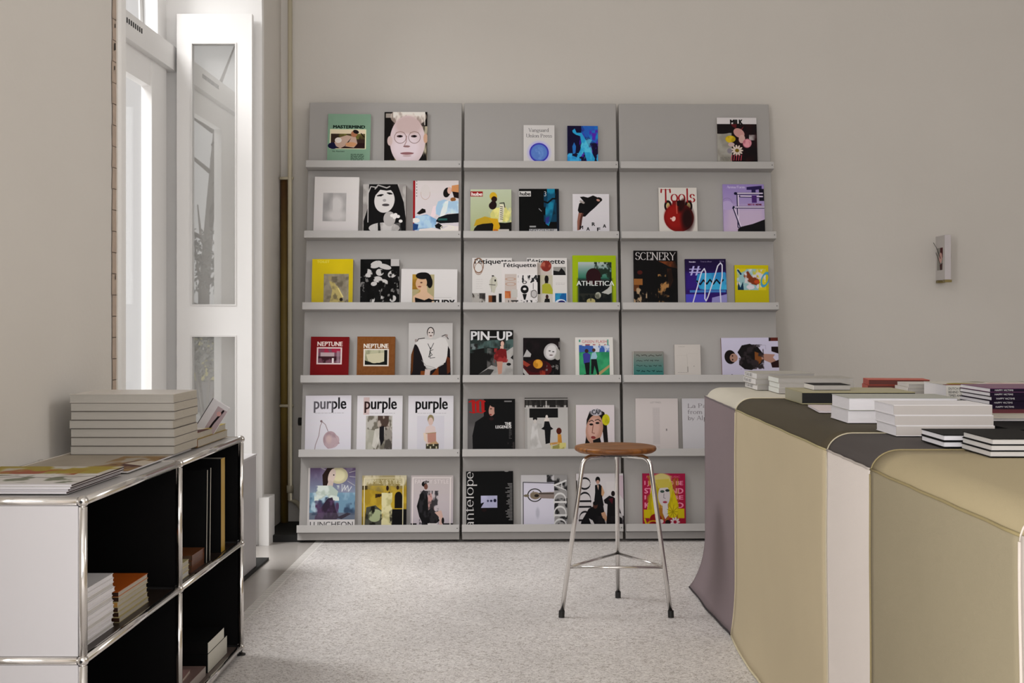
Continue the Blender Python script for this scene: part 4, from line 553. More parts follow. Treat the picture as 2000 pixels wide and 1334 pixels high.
# floor: speckled terrazzo, smooth concrete along the window wall, black strip for the shade behind the racks
def terrazzo():
    m = bpy.data.materials.new('terrazzo'); m.use_nodes = True; nt = m.node_tree; b = nt.nodes['Principled BSDF']; b.inputs['Roughness'].default_value = .42
    tc = nt.nodes.new('ShaderNodeTexCoord'); last = None; base = (.68, .645, .63)
    mixs = []
    for sc, thr, colr in ((190, .74, (.42, .385, .365)), (120, .8, (.84, .81, .79)), (80, .9, (.44, .40, .37)), (330, .66, (.80, .77, .75))):
        v = nt.nodes.new('ShaderNodeTexVoronoi'); v.inputs['Scale'].default_value = sc; nt.links.new(tc.outputs['Object'], v.inputs[0])
        mt = nt.nodes.new('ShaderNodeMath'); mt.operation = 'GREATER_THAN'; mt.inputs[1].default_value = thr
        sp = nt.nodes.new('ShaderNodeSeparateColor'); nt.links.new(v.outputs['Color'], sp.inputs[0]); nt.links.new(sp.outputs[0], mt.inputs[0])
        mx = nt.nodes.new('ShaderNodeMix'); mx.data_type = 'RGBA'; nt.links.new(mt.outputs[0], mx.inputs[0])
        if last is None: mx.inputs[6].default_value = (*base, 1)
        else: nt.links.new(last, mx.inputs[6])
        mx.inputs[7].default_value = (*colr, 1); last = mx.outputs[2]
    n = nt.nodes.new('ShaderNodeTexNoise'); n.inputs['Scale'].default_value = 1.7; n.inputs['Detail'].default_value = 4; nt.links.new(tc.outputs['Object'], n.inputs[0])
    r = nt.nodes.new('ShaderNodeMapRange'); r.inputs[1].default_value = .3; r.inputs[2].default_value = .7; r.inputs[3].default_value = .9; r.inputs[4].default_value = 1.06; nt.links.new(n.outputs[0], r.inputs[0])
    hv = nt.nodes.new('ShaderNodeHueSaturation'); nt.links.new(last, hv.inputs['Color']); nt.links.new(r.outputs[0], hv.inputs['Value']); nt.links.new(hv.outputs[0], b.inputs['Base Color'])
    return m
XS = -1.10
fl = bx('floor', (XS, YN - .3, -.1, XR + .1, 7.4, 0), terrazzo(), kind='structure')
bx('border', (XG - .2, YN - .3, -.1, XS, 7.4, 0), mat('smooth_concrete', (.47, .44, .415), .22, noise=(3, (.40, .37, .34), .3), spec=.6), fl, label='smooth grey concrete strip along the window wall')
bm = bmesh.new()
for i in range(150):
    y = 3.6 + i * .021; box(bm, XS - .036, y, -.002, XS + .008, y + .0095, .0008)
obj('inlay', bm, mat('pale_inlay', (.78, .755, .73), .5), fl, kind='stuff', label='comb pattern of small pale inlays at the edge of the terrazzo')
bx('floor_shade_strip', (-.19, -.46, 0, .02, -.0, .035), mat('black_shade_strip', (.006, .006, .006), .7), kind='structure', mw=BW)  # black slab puts the shade of the rack corner onto the floor

# ------------------------------------------------------------------ window
GL = bpy.data.materials.new('clear_glass'); GL.use_nodes = True; nt = GL.node_tree; nt.nodes.clear()
o_ = nt.nodes.new('ShaderNodeOutputMaterial'); mx = nt.nodes.new('ShaderNodeMixShader'); tr = nt.nodes.new('ShaderNodeBsdfTransparent'); gl = nt.nodes.new('ShaderNodeBsdfGlossy')
gl.inputs['Roughness'].default_value = .01; mx.inputs[0].default_value = .06; nt.links.new(tr.outputs[0], mx.inputs[1]); nt.links.new(gl.outputs[0], mx.inputs[2]); nt.links.new(mx.outputs[0], o_.inputs[0])
MG = bpy.data.materials.new('reflecting_glass'); MG.use_nodes = True; nt = MG.node_tree; nt.nodes.clear()
o_ = nt.nodes.new('ShaderNodeOutputMaterial'); mx = nt.nodes.new('ShaderNodeMixShader'); tr = nt.nodes.new('ShaderNodeBsdfTransparent'); gl = nt.nodes.new('ShaderNodeBsdfGlossy')
gl.inputs['Roughness'].default_value = .01; gl.inputs[0].default_value = (.95, .96, .95, 1); mx.inputs[0].default_value = .32; nt.links.new(tr.outputs[0], mx.inputs[1]); nt.links.new(gl.outputs[0], mx.inputs[2]); nt.links.new(mx.outputs[0], o_.inputs[0])
win = empty('window_1', (XG, YA, 0), None, None); win['kind'] = 'structure'
def wchild(name, f, m, parent=win, **k):
    bm = bmesh.new(); f(bm); o = obj(name, bm, m, None, **k); o.parent = parent; o.matrix_parent_inverse = parent.matrix_world.inverted(); return o
def B(*c): return lambda bm: box(bm, *c)
g0, g1 = XG - .06, XG
YM = 5.03
wchild('frame', lambda bm: [box(bm, g0, a, 0, g1, b, 2.42) for a, b in ((YA, YA + .1), (YB_ - .07, YB_))] + [box(bm, g0, YA, 0, g1, YB_, .08)], WHITE)
for a, b in ((YA + .1, YM), (YM, YB_ - .07)):       # two glazed leaves, each stiles and rails
    def leaf(bm, a=a, b=b):
        w = .30 if a > YM - .1 else .09; w2 = .27 if b > YM + .2 else .09
        box(bm, g1 - .022, a, .08, g1 + .02, a + w, 2.38); box(bm, g1 - .022, b - w2, .08, g1 + .02, b, 2.38); box(bm, g1 - .022, a + w, 2.25, g1 + .02, b - w2, 2.38); box(bm, g1 - .022, a + w, .08, g1 + .02, b - w2, .35)
        box(bm, g1 + .02, b - w2 + .0, .1, g1 + .028, b - w2 + .03, 2.36)
    s = wchild('casement', leaf, WHITE)
    p_ = wchild('pane', B(g1 - .004, a + .05, .2, g1, b - .05, 2.3), GL, s)
tr_ = wchild('transom', B(g0 - .01, YA, 2.38, g1 + .055, YB_, 2.50), mat('transom_grey', (.82, .81, .80), .5, noise=(3, (.79, .78, .77), .3)))
for y0 in (4.42, 5.84):
    for i in range(12):
        y = y0 + i * .03 - (.3 if y0 > 5 else 0)
        wchild('vent_slot', B(g1 + .054, y, 2.445, g1 + .057, y + .012, 2.468), mat('slot_dark', (.03, .03, .03), .8), tr_)
def fan(bm):
    P = arch_pts(YA, YB_); c = ((YA + YB_) / 2, SPR)
    for (a, za), (b, zb) in zip(P, P[1:]):
        k = .86; ia = (c[0] + (a - c[0]) * k, c[1] + (za - c[1]) * k); ib = (c[0] + (b - c[0]) * k, c[1] + (zb - c[1]) * k)
        for x in (g0, g1): quad(bm, (x, a, za), (x, b, zb), (x, ib[0], ib[1]), (x, ia[0], ia[1]))
        quad(bm, (g0, *ia), (g0, *ib), (g1, *ib), (g1, *ia))
    box(bm, g0, YA, 2.5, g1, YA + .15, SPR); box(bm, g0, YB_ - .15, 2.5, g1, YB_, SPR)
wchild('fanlight_frame', fan, WHITE)
def mun(bm):
    YC = (YA + YB_) / 2; P = [(g1, YC + (y - YC) * .62, 2.5 + (z - SPR) * .9) for y, z in arch_pts(YA, YB_, 16)]; tube(bm, P, .012, 6)
    for a in (50, 90, 130):
        tube(bm, [(g1, YC + .62 * RAD * math.cos(math.radians(a)), 2.5 + .9 * RAD * math.sin(math.radians(a))), (g1, YC + 1.0 * math.cos(math.radians(a)), 2.6 + 1.0 * math.sin(math.radians(a)))], .012, 6)
wchild('glazing_bar', mun, mat('bar_grey', (.45, .44, .43), .5))
def fanp(bm):
    P = arch_pts(YA + .1, YB_ - .1); bm.faces.new([bm.verts.new((g0 + .03, y, z - .03)) for y, z in [(YB_ - .1, 2.52)] + P[::-1] + [(YA + .1, 2.52)]])
wchild('fanlight_pane', fanp, GL)
# second arched window behind the camera: plain frame
w2 = empty('window_2', (XG, -.9, 0), None, None); w2['kind'] = 'structure'
wchild('frame', lambda bm: [box(bm, g0, a, 0, g1, b, SPR) for a, b in ((-.9, -.8), (.12, .22), (1.14, 1.24))] + [box(bm, g0, -.9, 2.38, g1, 1.24, 2.5)], WHITE, w2)
# inner shutter leaf folded back against the far jamb, two glass panes
lf = empty('inner_window_leaf', (-1.8, 6.42, 0), 'white inner window leaf with two tall panes, folded against the far side of the arch', 'window leaf')
Y0, Y1 = 6.395, 6.435
lx0, lx1, gx0, gx1 = -1.80, -1.425, -1.731, -1.502
def lfr(bm):
    box(bm, lx0, Y0, .03, gx0, Y1, 2.66); box(bm, gx1, Y0, .03, lx1, Y1, 2.66)
    for a, b in ((.03, .42), (1.056, 1.204), (2.517, 2.66)): box(bm, gx0, Y0, a, gx1, Y1, b)
wchild('frame', lfr, WHITE, lf)
for a, b in ((.42, 1.056), (1.204, 2.517)):
    wchild('pane', B(gx0, Y0 + .018, a, gx1, Y0 + .022, b), MG, lf)
    wchild('bead', lambda bm, a=a, b=b: [box(bm, gx0, Y0 - .004, a, gx0 + .007, Y0 + .016, b), box(bm, gx1 - .007, Y0 - .004, a, gx1, Y0 + .016, b), box(bm, gx0 + .007, Y0 - .004, b - .007, gx1 - .007, Y0 + .016, b), box(bm, gx0 + .007, Y0 - .004, a, gx1 - .007, Y0 + .016, a + .007)], mat('bead_white', (.78, .765, .755), .5), lf)
# casing block at the foot of the far side
bx('trim_2', (XW + .0, 6.44, 0, XW + .05, 6.58, .24), WHITE, kind='structure')

# ------------------------------------------------------------------ outside, seen in the glass
bx('ground_outside', (-30, -25, -.35, XW - .7, 20, -.15), mat('pale_paving', (.62, .61, .60), .9, noise=(1, (.55, .54, .53), .3)), kind='structure')
fac = bx('building_outside', (-24, -25, -.3, -20, 22, 9), mat('facade', (.66, .64, .60), .9, noise=(.6, (.6, .58, .55), .3)), kind='structure')
FEN = empty('garden_fence', (-5.6, -6.2, -.15), 'grey slatted garden fence out in the street, seen in the window glass', 'fence')
for i in range(24):
    wchild('slat', B(-6.6 + i * .11, -6.25, -.1, -6.6 + i * .11 + .055, -6.2, 1.35), mat('fence_grey', (.30, .30, .29), .8), FEN)
wchild('rail', B(-6.6, -6.2, .2, -4.0, -6.16, .28), MATS['fence_grey'], FEN)
bt = empty('utility_box', (-4.6, -5.4, -.15), 'yellow and grey utility box in the street by the fence', 'box')
wchild('body', B(-5.1, -5.7, -.15, -4.35, -5.3, 1.0), mat('box_grey', (.30, .29, .29), .7), bt, bevel=.02)
wchild('door', B(-4.93, -5.3, .3, -4.48, -5.27, .9), mat('box_yellow', (.60, .55, .22), .7), bt, bevel=.01)
LEAFM = mat('leaf_grey_green', (.26, .27, .25), .8, noise=(3, (.36, .36, .34), .3)); BARK = mat('bark', (.30, .28, .26), .9)
def foliage(name, c, rad, n, size, seed, parent):
    r = random.Random(seed); bm = bmesh.new()
    for i in range(n):
        while True:
            v = Vector((r.uniform(-1, 1), r.uniform(-1, 1), r.uniform(-1, 1)))
            if v.length < 1: break
        q = Vector(c) + Vector((v.x * rad[0], v.y * rad[1], v.z * rad[2])); a = Vector((r.uniform(-1, 1), r.uniform(-1, 1), r.uniform(-1, 1))).normalized() * size; b = a.orthogonal().normalized() * size * .5
        quad(bm, q - a, q + b, q + a, q - b)
    o = obj(name, bm, LEAFM, None, kind='stuff'); o.parent = parent; o.matrix_parent_inverse = parent.matrix_world.inverted(); return o
tr1 = empty('street_tree', (-5.3, -7.6, -.15), 'bare branched young tree behind the fence in the street', 'tree')
r = random.Random(12); bm = bmesh.new(); tube(bm, [(-5.3, -7.6, -.2), (-5.32, -7.6, 1.6), (-5.22, -7.6, 2.9), (-5.1, -7.6, 4.6)], [.11, .09, .07, .03], 8); o = obj('trunk', bm, BARK, None, True); o.parent = tr1; o.matrix_parent_inverse = tr1.matrix_world.inverted()
for i in range(16):
    z = 1.3 + i * .22; a = r.uniform(0, 6.28); l = r.uniform(.5, 1.3); bm = bmesh.new(); tube(bm, [(-5.3 + z * .03, -7.6, z), (-5.3 + l * .5 * math.cos(a), -7.6 + l * .5 * math.sin(a), z + .3), (-5.3 + l * math.cos(a), -7.6 + l * math.sin(a), z + .9)], [.035, .025, .01], 6)
    o = obj('branch', bm, BARK, None, True); o.parent = tr1; o.matrix_parent_inverse = tr1.matrix_world.inverted()
foliage('leaves', (-5.2, -7.6, 2.1), (.8, .8, .55), 700, .05, 5, tr1)
sh = empty('street_shrub', (-3.9, -2.6, -.15), 'low dark leafy shrub by the pavement, seen low in the glass', 'shrub')
foliage('leaves', (-4.0, -2.6, .75), (.55, .55, .34), 1500, .04, 6, sh)
bm = bmesh.new(); [tube(bm, [(-4.0, -2.6, -.2), (-4.0 + .2 * math.cos(k), -2.6 + .2 * math.sin(k), .7)], .015, 6) for k in range(5)]; o = obj('stem', bm, BARK, None, True); o.parent = sh; o.matrix_parent_inverse = sh.matrix_world.inverted()

# ------------------------------------------------------------------ heating pipes in the corner
def bwp(x, y, z): return tuple(BW @ Vector((x, y, z)))
CREAM = mat('cream_pipe_paint', (.56, .50, .37), .5, noise=(5, (.50, .45, .33), .3))
pr = empty('heating_pipe', Matrix.Translation(bwp(-.1, -.06, 0)), 'cream painted heating pipe running up the corner and bending low behind the rack', 'pipe')
def pp(name, pts, r_, m, parent, **k):
    bm = bmesh.new(); tube(bm, pts, r_, 12); o = obj(name, bm, m, None, True, **k); o.parent = parent; o.matrix_parent_inverse = parent.matrix_world.inverted(); return o
XP = -1.36 + .0
yb = 6.93
pp('pipe_run', [(-1.338, yb, CEIL), (-1.338, yb, .16)] + [(-1.338 + .06 * math.sin(a), yb, .16 - .06 * (1 - math.cos(a)) - .0) for a in (.4, .8, 1.2, 1.57)] + [(-1.15, yb, .1)], .0125, CREAM, pr)
for z in (1.90, .67): pp('pipe_clamp', [(-1.395, yb, z), (-1.32, yb, z)], .008, CREAM, pr)
pp('coupling', [(-1.25, yb, .1), (-1.21, yb, .1)], .019, CREAM, pr); pp('coupling', [(-1.338, yb, .2), (-1.338, yb, .24)], .018, CREAM, pr)
pr2 = empty('drain_pipe', Matrix.Translation((-1.38, yb, 0)), 'darker ochre brown pipe low in the corner left of the cream pipe', 'pipe')
pp('pipe_run', [(-1.375, yb + .03, 1.9), (-1.375, yb + .03, .01)], .021, mat('ochre_pipe', (.17, .11, .015), .6, noise=(1.2, (.07, .025, .006), .12)), pr2)
vk = empty('radiator_valve', (-1.22, 6.75, .6), 'black round valve knob peeping out left of the rack', 'valve')
pp('knob', [(-1.268, 6.8, .595), (-1.21, 6.8, .595)], .022, mat('black_plastic', (.006, .006, .006), .4), vk)
pp('valve_stem', [(-1.21, 6.8, .595), (-1.15, 6.8, .595)], .01, CHROME, vk); pp('valve_pipe', [(-1.15, 6.8, .6), (-1.15, 6.8, .01)], .011, CREAM, vk)

# ------------------------------------------------------------------ leaning display racks
LEAN = math.atan(.372 / 2.309)
def frame_at(u0):
    U = Vector((math.cos(YAW), math.sin(YAW), 0)); V = Vector((-math.sin(YAW) * math.sin(LEAN), math.cos(YAW) * math.sin(LEAN), math.cos(LEAN))); Nn = U.cross(V)
    O = Vector((-1.222, 6.555, .006)) + U * u0
    M = Matrix.Identity(4)
    for i, c in enumerate((U, -Nn, V, O)):
        for j in range(3): M[j][i] = c[j]
    return M
UW, UP, PH = .822, .836, 2.334
RM = [frame_at(i * UP) for i in range(3)]
VK = [.0764 + .3824 * k for k in range(6)][::-1]      # lip tops, row 0 is the highest
rackn = ['leftmost of the three leaning grey display racks, next to the pipes', 'middle of the three leaning grey display racks, behind the stool', 'rightmost of the three leaning grey display racks, behind the counter']
for i in range(3):
    e = empty('display_rack', RM[i], rackn[i], 'display rack', 'leaning display racks')
    def rp(name, f, m, parent=e, bevel=0):
        bm = bmesh.new(); f(bm); o = obj(name, bm, m, parent, bevel=bevel); return o
    rp('back_panel', lambda bm: (box(bm, 0, 0, .0, UW, .035, PH)), RACK, bevel=.004)
    rp('plinth', lambda bm: (box(bm, 0, -.045, .001, UW, -.0005, .0375)), RACK, bevel=.002)
    for v in VK:
        s = rp('shelf', lambda bm: (box(bm, 0, -.070, v - .038, UW, -.0005, v - .030)), RACK)
        rp('lip', lambda bm: (box(bm, 0, -.0755, v - .038, UW, -.0705, v)), mat('lip_grey_metal', (.50, .485, .475), .5, noise=(2.5, (.48, .465, .455), .3), spec=.3), s, .001)
        for xs in (UW - .014,):
            bm = bmesh.new(); tube(bm, [(xs + .004, -.0757, v - .019), (xs + .004, -.0775, v - .019)], .0025, 8); obj('screw', bm, mat('black_plastic', (.006, .006, .006), .4), s)
# the magazines standing on them
YBOT = [313, 450, 592, 735, 882, 1029]
def ray_uv(i, px, py, n):
    """where the line of sight through a pixel of the frame meets the rack's plane, n in front of the panel"""
    M = RM[i].inverted(); c = M @ Vector((0, 0, CH)); d = (M.to_3x3() @ Vector(((px - VX) / F, 1, (VY - py) / F))); t = (-n - c.y) / d.y; q = c + d * t; return q.x, q.z
SPINE = {}
for idx, (u, r_, x0, x1, yt, t, base, edge, label, cat, f) in enumerate(COV):
    back = .012 if 'partly covered' not in label and 'in front' not in label else (.002 if 'partly' in label else .002)
    n = t + .002
    a, _v = ray_uv(u, x0, (yt + YBOT[r_]) / 2, n); b, _v = ray_uv(u, x1, (yt + YBOT[r_]) / 2, n); _, vt = ray_uv(u, (x0 + x1) / 2, yt, n)
    v0 = VK[r_] - .0295; _, vb = ray_uv(u, (x0 + x1) / 2, YBOT[r_], n); w, h = b - a, vt - v0
    if 'partly' in label: t0, t1 = .001, .013
    elif 'in front' in label: t0, t1 = .0135, .0265
    else: t0, t1 = .001, n
    pnt = Paint((vt - vb) / w, base, hid=(vb - v0) / (vt - vb), seed=idx + 1); f(pnt)
    rr = random.Random(idx); ang = rr.uniform(-.008, .008)
    M = RM[u] @ Matrix.Translation((a, 0, v0)) @ Matrix.Rotation(ang, 4, 'Y')
    if ang > 0: M = M @ Matrix.Translation((0, 0, w * math.sin(ang) * 1.02))
    grp = {0: 'magazines on the left display rack', 1: 'magazines on the middle display rack', 2: 'magazines on the right display rack'}[u]
    e = empty(cat, M, label, cat, grp)
    bx('pages', (.0012, -t1 + .0012, .0012, w - .0015, -t0 - .0012, h - .0015), PAPER, e)
    bx('back_cover', (0, -t0 - .0012, 0, w, -t0, h), cm(edge), e); bx('spine', (0, -t1 + .0012, 0, .0011, -t0 - .0012, h), cm(edge if idx != 4 else '8f151c'), e)
    bm = bmesh.new(); box(bm, 0, -t1, 0, w, -t1 + .0012, h); uv = bm.loops.layers.uv.new('uv')
    for fc in bm.faces:
        for lp in fc.loops: lp[uv].uv = (lp.vert.co.x / w, lp.vert.co.z / h)
    obj('front_cover', bm, print_mat('print_%02d' % idx, pnt), e)
# piece of thick dark edge visible beside some: page blocks already show it
# ------------------------------------------------------------------ chrome and sheet metal cabinet on the left
CX0, CX1 = -1.385, -1.0; CY = [2.82, 3.575, 4.32]; CZ = [.036, .386, .736]
TR = .0095
cab = empty('shelving_cabinet', (-1.2, 3.57, 0), 'low chrome tube cabinet with pale side panel and black open compartments', 'cabinet')
def K(name, f, m, parent=cab, smooth=False, bevel=0, **k):
    bm = bmesh.new(); f(bm); o = obj(name, bm, m, None, smooth, bevel, **k); o.parent = parent; o.matrix_parent_inverse = parent.matrix_world.inverted(); return o
zc = [z - TR for z in CZ]  # tube centre heights
for x in (CX0, CX1):
    for y in CY:
        for a, b in zip(zc, zc[1:]): K('upright_tube', lambda bm: tube(bm, [(x, y, a + .012), (x, y, b - .012)], TR, 16), CHROME, smooth=True)
    for z in zc:
        for a, b in zip(CY, CY[1:]): K('rail_tube', lambda bm: tube(bm, [(x, a + .012, z), (x, b - .012, z)], TR, 16), CHROME, smooth=True)
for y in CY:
    for z in zc: K('cross_tube', lambda bm: tube(bm, [(CX0 + .012, y, z), (CX1 - .012, y, z)], TR, 16), CHROME if y == CY[0] or z == zc[2] else BLACKM, smooth=True)  # inner tubes coloured black to paint the shade inside the cabinet
def ball(bm, c, r): bmesh.ops.create_uvsphere(bm, u_segments=20, v_segments=12, radius=r, matrix=Matrix.Translation(c))
for x in (CX0, CX1):
    for y in CY:
        for z in zc:
            o = K('ball_connector', lambda bm: ball(bm, (x, y, z), .0128), CHROME, smooth=True)
            if y == CY[0]: K('socket', lambda bm: tube(bm, [(x, y - .0119, z), (x, y - .0131, z)], .0035, 10), mat('socket_dark', (.01, .01, .01), .5), o)
for a, b in zip(zc, zc[1:]):
    K('side_panel', lambda bm: box(bm, CX0 + TR, CY[0] - .004, a + TR, CX1 - TR, CY[0] + .0, b - TR), LILAC, label='pale lilac grey side panel facing the room', bevel=.001)
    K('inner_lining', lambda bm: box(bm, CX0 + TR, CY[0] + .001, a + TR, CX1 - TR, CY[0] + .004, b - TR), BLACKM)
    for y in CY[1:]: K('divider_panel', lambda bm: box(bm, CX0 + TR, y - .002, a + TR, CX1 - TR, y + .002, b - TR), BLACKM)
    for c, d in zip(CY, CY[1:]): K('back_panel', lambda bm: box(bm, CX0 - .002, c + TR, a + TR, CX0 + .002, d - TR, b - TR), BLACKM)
for c, d in zip(CY, CY[1:]):
    K('top_panel', lambda bm: box(bm, CX0 + TR, c + TR, CZ[2] - .007, CX1 - TR, d - TR, CZ[2] - .003), mat('top_grey', (.45, .435, .43), .35, noise=(2, (.42, .405, .4), .3)))
    K('under_panel', lambda bm: box(bm, CX0 + TR, c + TR, CZ[2] - .011, CX1 - TR, d - TR, CZ[2] - .008), BLACKM)
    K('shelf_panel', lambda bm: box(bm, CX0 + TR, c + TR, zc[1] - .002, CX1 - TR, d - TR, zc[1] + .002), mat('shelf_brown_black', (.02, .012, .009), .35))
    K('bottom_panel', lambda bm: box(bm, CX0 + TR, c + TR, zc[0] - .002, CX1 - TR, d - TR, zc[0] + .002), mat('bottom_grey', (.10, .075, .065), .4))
for x in (CX0, CX1):
    for y in CY:
        K('foot', lambda bm: lathe(bm, [(.016, 0), (.016, .005), (.006, .008), (.004, .016)], 16, (x, y, 0)), mat('black_plastic', (.006, .006, .006), .4), smooth=False)

# ------------------------------------------------------------------ books and magazines lying about
PRN = {}
def lying(name, cat, label, group, x, y, z, w, d, t, top, side, spine=None, sside='L', rot=0, board=.0012, page_mat=None, prn=None, bend=0):
    """a closed book on its back: w along x, d along y; corner (x, y) is the near left one"""
    M = Matrix.Translation((x, y, z)) @ Matrix.Rotation(math.radians(rot), 4, 'Z')
    e = empty(name, M, label, cat, group)
    i = .0015
    bm = bmesh.new()
    if bend:
        n = 8
        for k in range(n):
            pass
    box(bm, i, i, board, w - i, d - i, t - board); obj('pages', bm, page_mat or side, e)
    bx('back_cover', (0, 0, 0, w, d, board), top, e)
    if prn is None: bx('front_cover', (0, 0, t - board, w, d, t), top, e)
    else:
        bm = bmesh.new(); box(bm, 0, 0, t - board, w, d, t); uv = bm.loops.layers.uv.new('uv')
        for fc in bm.faces:
            for lp in fc.loops: lp[uv].uv = (lp.vert.co.x / w, lp.vert.co.y / d)
        obj('front_cover', bm, prn, e)
    if spine is not None:
        c = {'L': (0, 0, 0, .0014, d, t), 'F': (0, 0, 0, w, .0014, t), 'R': (w - .0014, 0, 0, w, d, t)}[sside]
        c = (c[0], c[1], board, c[3], c[4], t - board)
        s = bx('spine', c, spine, e)
    return e
def lettering(e, s, x, y, z, size, m, face='F', sx=1.0):
    """raised print on a spine: F faces the camera side, L the window side"""
    v, tri = glyph_tris(s); lo = v.min(0); hi = v.max(0); sc = size / .72
    bm = bmesh.new(); vs = []
    for a, b in v:
        a = (a - lo[0]) * sc * sx; b = b * sc
        vs.append(bm.verts.new((x + a, y, z + b) if face == 'F' else (x, y - a, z + b)))
    for q in tri:
        try: bm.faces.new([vs[i] for i in q])
        except ValueError: pass
    return obj('lettering', bm, m, e)
TOP = .7365
W_ = cm('c9c6c8'); WG = cm('aaa7a2'); BK = mat('black_cover', (.005, .005, .0055), .6, spec=.08)
# seven thick books in a block
r = random.Random(5)
for k in range(7):
    w = ['lowest', 'second lowest', 'third from the bottom', 'middle', 'third from the top', 'second highest', 'topmost'][k]
    lying('book', 'book', 'thick grey paged book, %s in the tall block on the cabinet' % w, 'thick books stacked on the cabinet', -1.338 + r.uniform(-.002, .003), 3.665 + r.uniform(-.002, .002), TOP + .0055 + k * .0248, .298, .246, .0246, cm('4c4640') if k < 6 else cm('b9b3ac'), PAPER, PAPERB, 'R', board=.0011, page_mat=mat('warm_grey_edges', (.47, .445, .41), .8, noise=(30, (.41, .39, .355), .35, (1, 1, 34))))
# loose magazines at the near end
pa = Paint(1.0, 'a8a39c', hid=0, seed=77); pa.N(0, 0, 1, .5, '8c7c2c', 6, 5, .45, 5); pa.N(0, .2, .8, .5, '8c4a30', 7, 7, .55, 6); pa.N(0, .45, 1, 1, 'b8b5b2', 5, 7, .4, 5); pa.N(0, .5, 1, 1, '6c7060', 8, 10, .62, 8); pa.R(.62, .1, .95, .42, '8c7c20', .8); pa.L([(0, .75), (.4, .6), (.7, .66), (1, .55)], .02, '55504a'); pa.R(0, .93, 1, 1, 'b9b6b6')
PA = print_mat('print_landscape', pa)
for k in range(4):
    lying('magazine', 'magazine', ['flat magazine with dark spine, lowest of four at the near cabinet corner', 'flat magazine with dark spine, second from the bottom at the near cabinet corner', 'flat magazine with dark spine, just under the picture cover at the near cabinet corner', 'flat magazine with a landscape picture cover, on top at the near cabinet corner'][k], 'magazines at the near end of the cabinet', -1.365 + .004 * k, 2.872 + .003 * (k % 2), TOP + k * .0052, .312 - .003 * (k % 2), .36, .005, W_ if k < 3 else WG, PAPERW, cm('2a1518'), 'R', rot=(-.6, .3, -.3, 0)[k], prn=PA if k == 3 else None, board=.0008)
pb = Paint(1.2, '8f877b', hid=0, seed=78); pb.N(0, 0, 1, 1, '9a9286', 3, 3, .5, 2); pb.E(.8, .16, .12, .07, '1c1614'); pb.N(.7, .05, .95, .25, '3a3028', 8, 8, .5, 6, .8, ell=True); pb.Y([(.55, 1), (.7, .75), (.9, .5), (1, .45), (1, 1)], '4a2c28'); pb.Y([(.8, .72), (.9, .5), (1, .55), (1, .8)], 'aaa194'); pb.N(.6, .4, 1, 1, '7c6440', 8, 9, .55, 7); pb.R(0, 0, .02, 1, 'c4bfb8')
lying('magazine', 'magazine', 'wide flat magazine with khaki cover, half under the tall book block', 'magazines at the near end of the cabinet', -1.36, 3.27, TOP, .315, .60, .005, WG, PAPERW, None, prn=print_mat('print_khaki', pb), board=.0008)
# open booklets and little picture books at the far end
pc = Paint(1.3, 'b9b6ad', hid=0, seed=79); pc.R(0, 0, 1, .14, '9a8418'); pc.R(.94, 0, 1, .9, '9c8c50'); pc.N(.3, .5, 1, 1, '4a1c14', 5, 5, .55, 8); pc.N(.4, .75, 1, 1, '6c3018', 6, 5, .5, 8); lines(pc, .08, .35, .5, 3, .1, '8c9094', .02)
lying('booklet', 'booklet', 'booklet with cream edge and red brown pattern, under another at far cabinet end', 'booklets at the far cabinet end', -1.335, 3.93, TOP, .293, .38, .024, cm('8c7448'), PAPERB, cm('7c4c24'), 'F')
lying('booklet', 'booklet', 'pale booklet with yellow edge lying on top at the far cabinet end', 'booklets at the far cabinet end', -1.337, 3.935, TOP + .0245, .29, .37, .020, cm('9a8a50'), PAPERB, cm('5c2414'), 'F', prn=print_mat('print_pale', pc))
def standing(label, x, y, z, w, h, t, roll, yawd, m, prn=None, tilt=0):
    M = Matrix.Translation((x, y, z)) @ Matrix.Rotation(math.radians(yawd), 4, 'Z') @ Matrix.Rotation(math.radians(roll), 4, 'Y') @ Matrix.Rotation(math.radians(tilt), 4, 'X')
    e = empty('picture_book', M, label, 'book', 'little picture books at the far cabinet end')
    bx('pages', (0, .001, 0, w, t - .001, h), PAPERW, e); bx('back_cover', (0, t - .001, 0, w, t, h), m, e)
    bm = bmesh.new(); box(bm, 0, 0, 0, w, .001, h); uv = bm.loops.layers.uv.new('uv')
    for fc in bm.faces:
        for lp in fc.loops: lp[uv].uv = (lp.vert.co.x / w, lp.vert.co.z / h)
    obj('front_cover', bm, prn or m, e)
    bx('stand', (w * .2, t + .0005, -.0, w * .8, t + .004, h * .8), mat('clear_plastic', (.8, .8, .8), .2), e)
pd = Paint(2.2, 'b8b6b8', hid=0, seed=80); pd.R(.45, .12, 1, 1, '9a8c90'); pd.L([(.82, .16), (.7, .6), (.66, 1)], .1, '1c1418'); pd.E(.7, .3, .12, .07, 'b08c8a'); pd.R(0, 0, .04, 1, '4a484a')
standing('small white picture book leaning to the right at the far cabinet end', -1.105, 4.13, TOP + .0455, .062, .112, .012, 32, 0, cm('b4b2b2'), print_mat('print_small', pd))
standing('small plain white picture book leaning behind the tall book block', -1.215, 4.10, TOP + .0455, .07, .09, .009, 34, 0, cm('c4c2c2'))

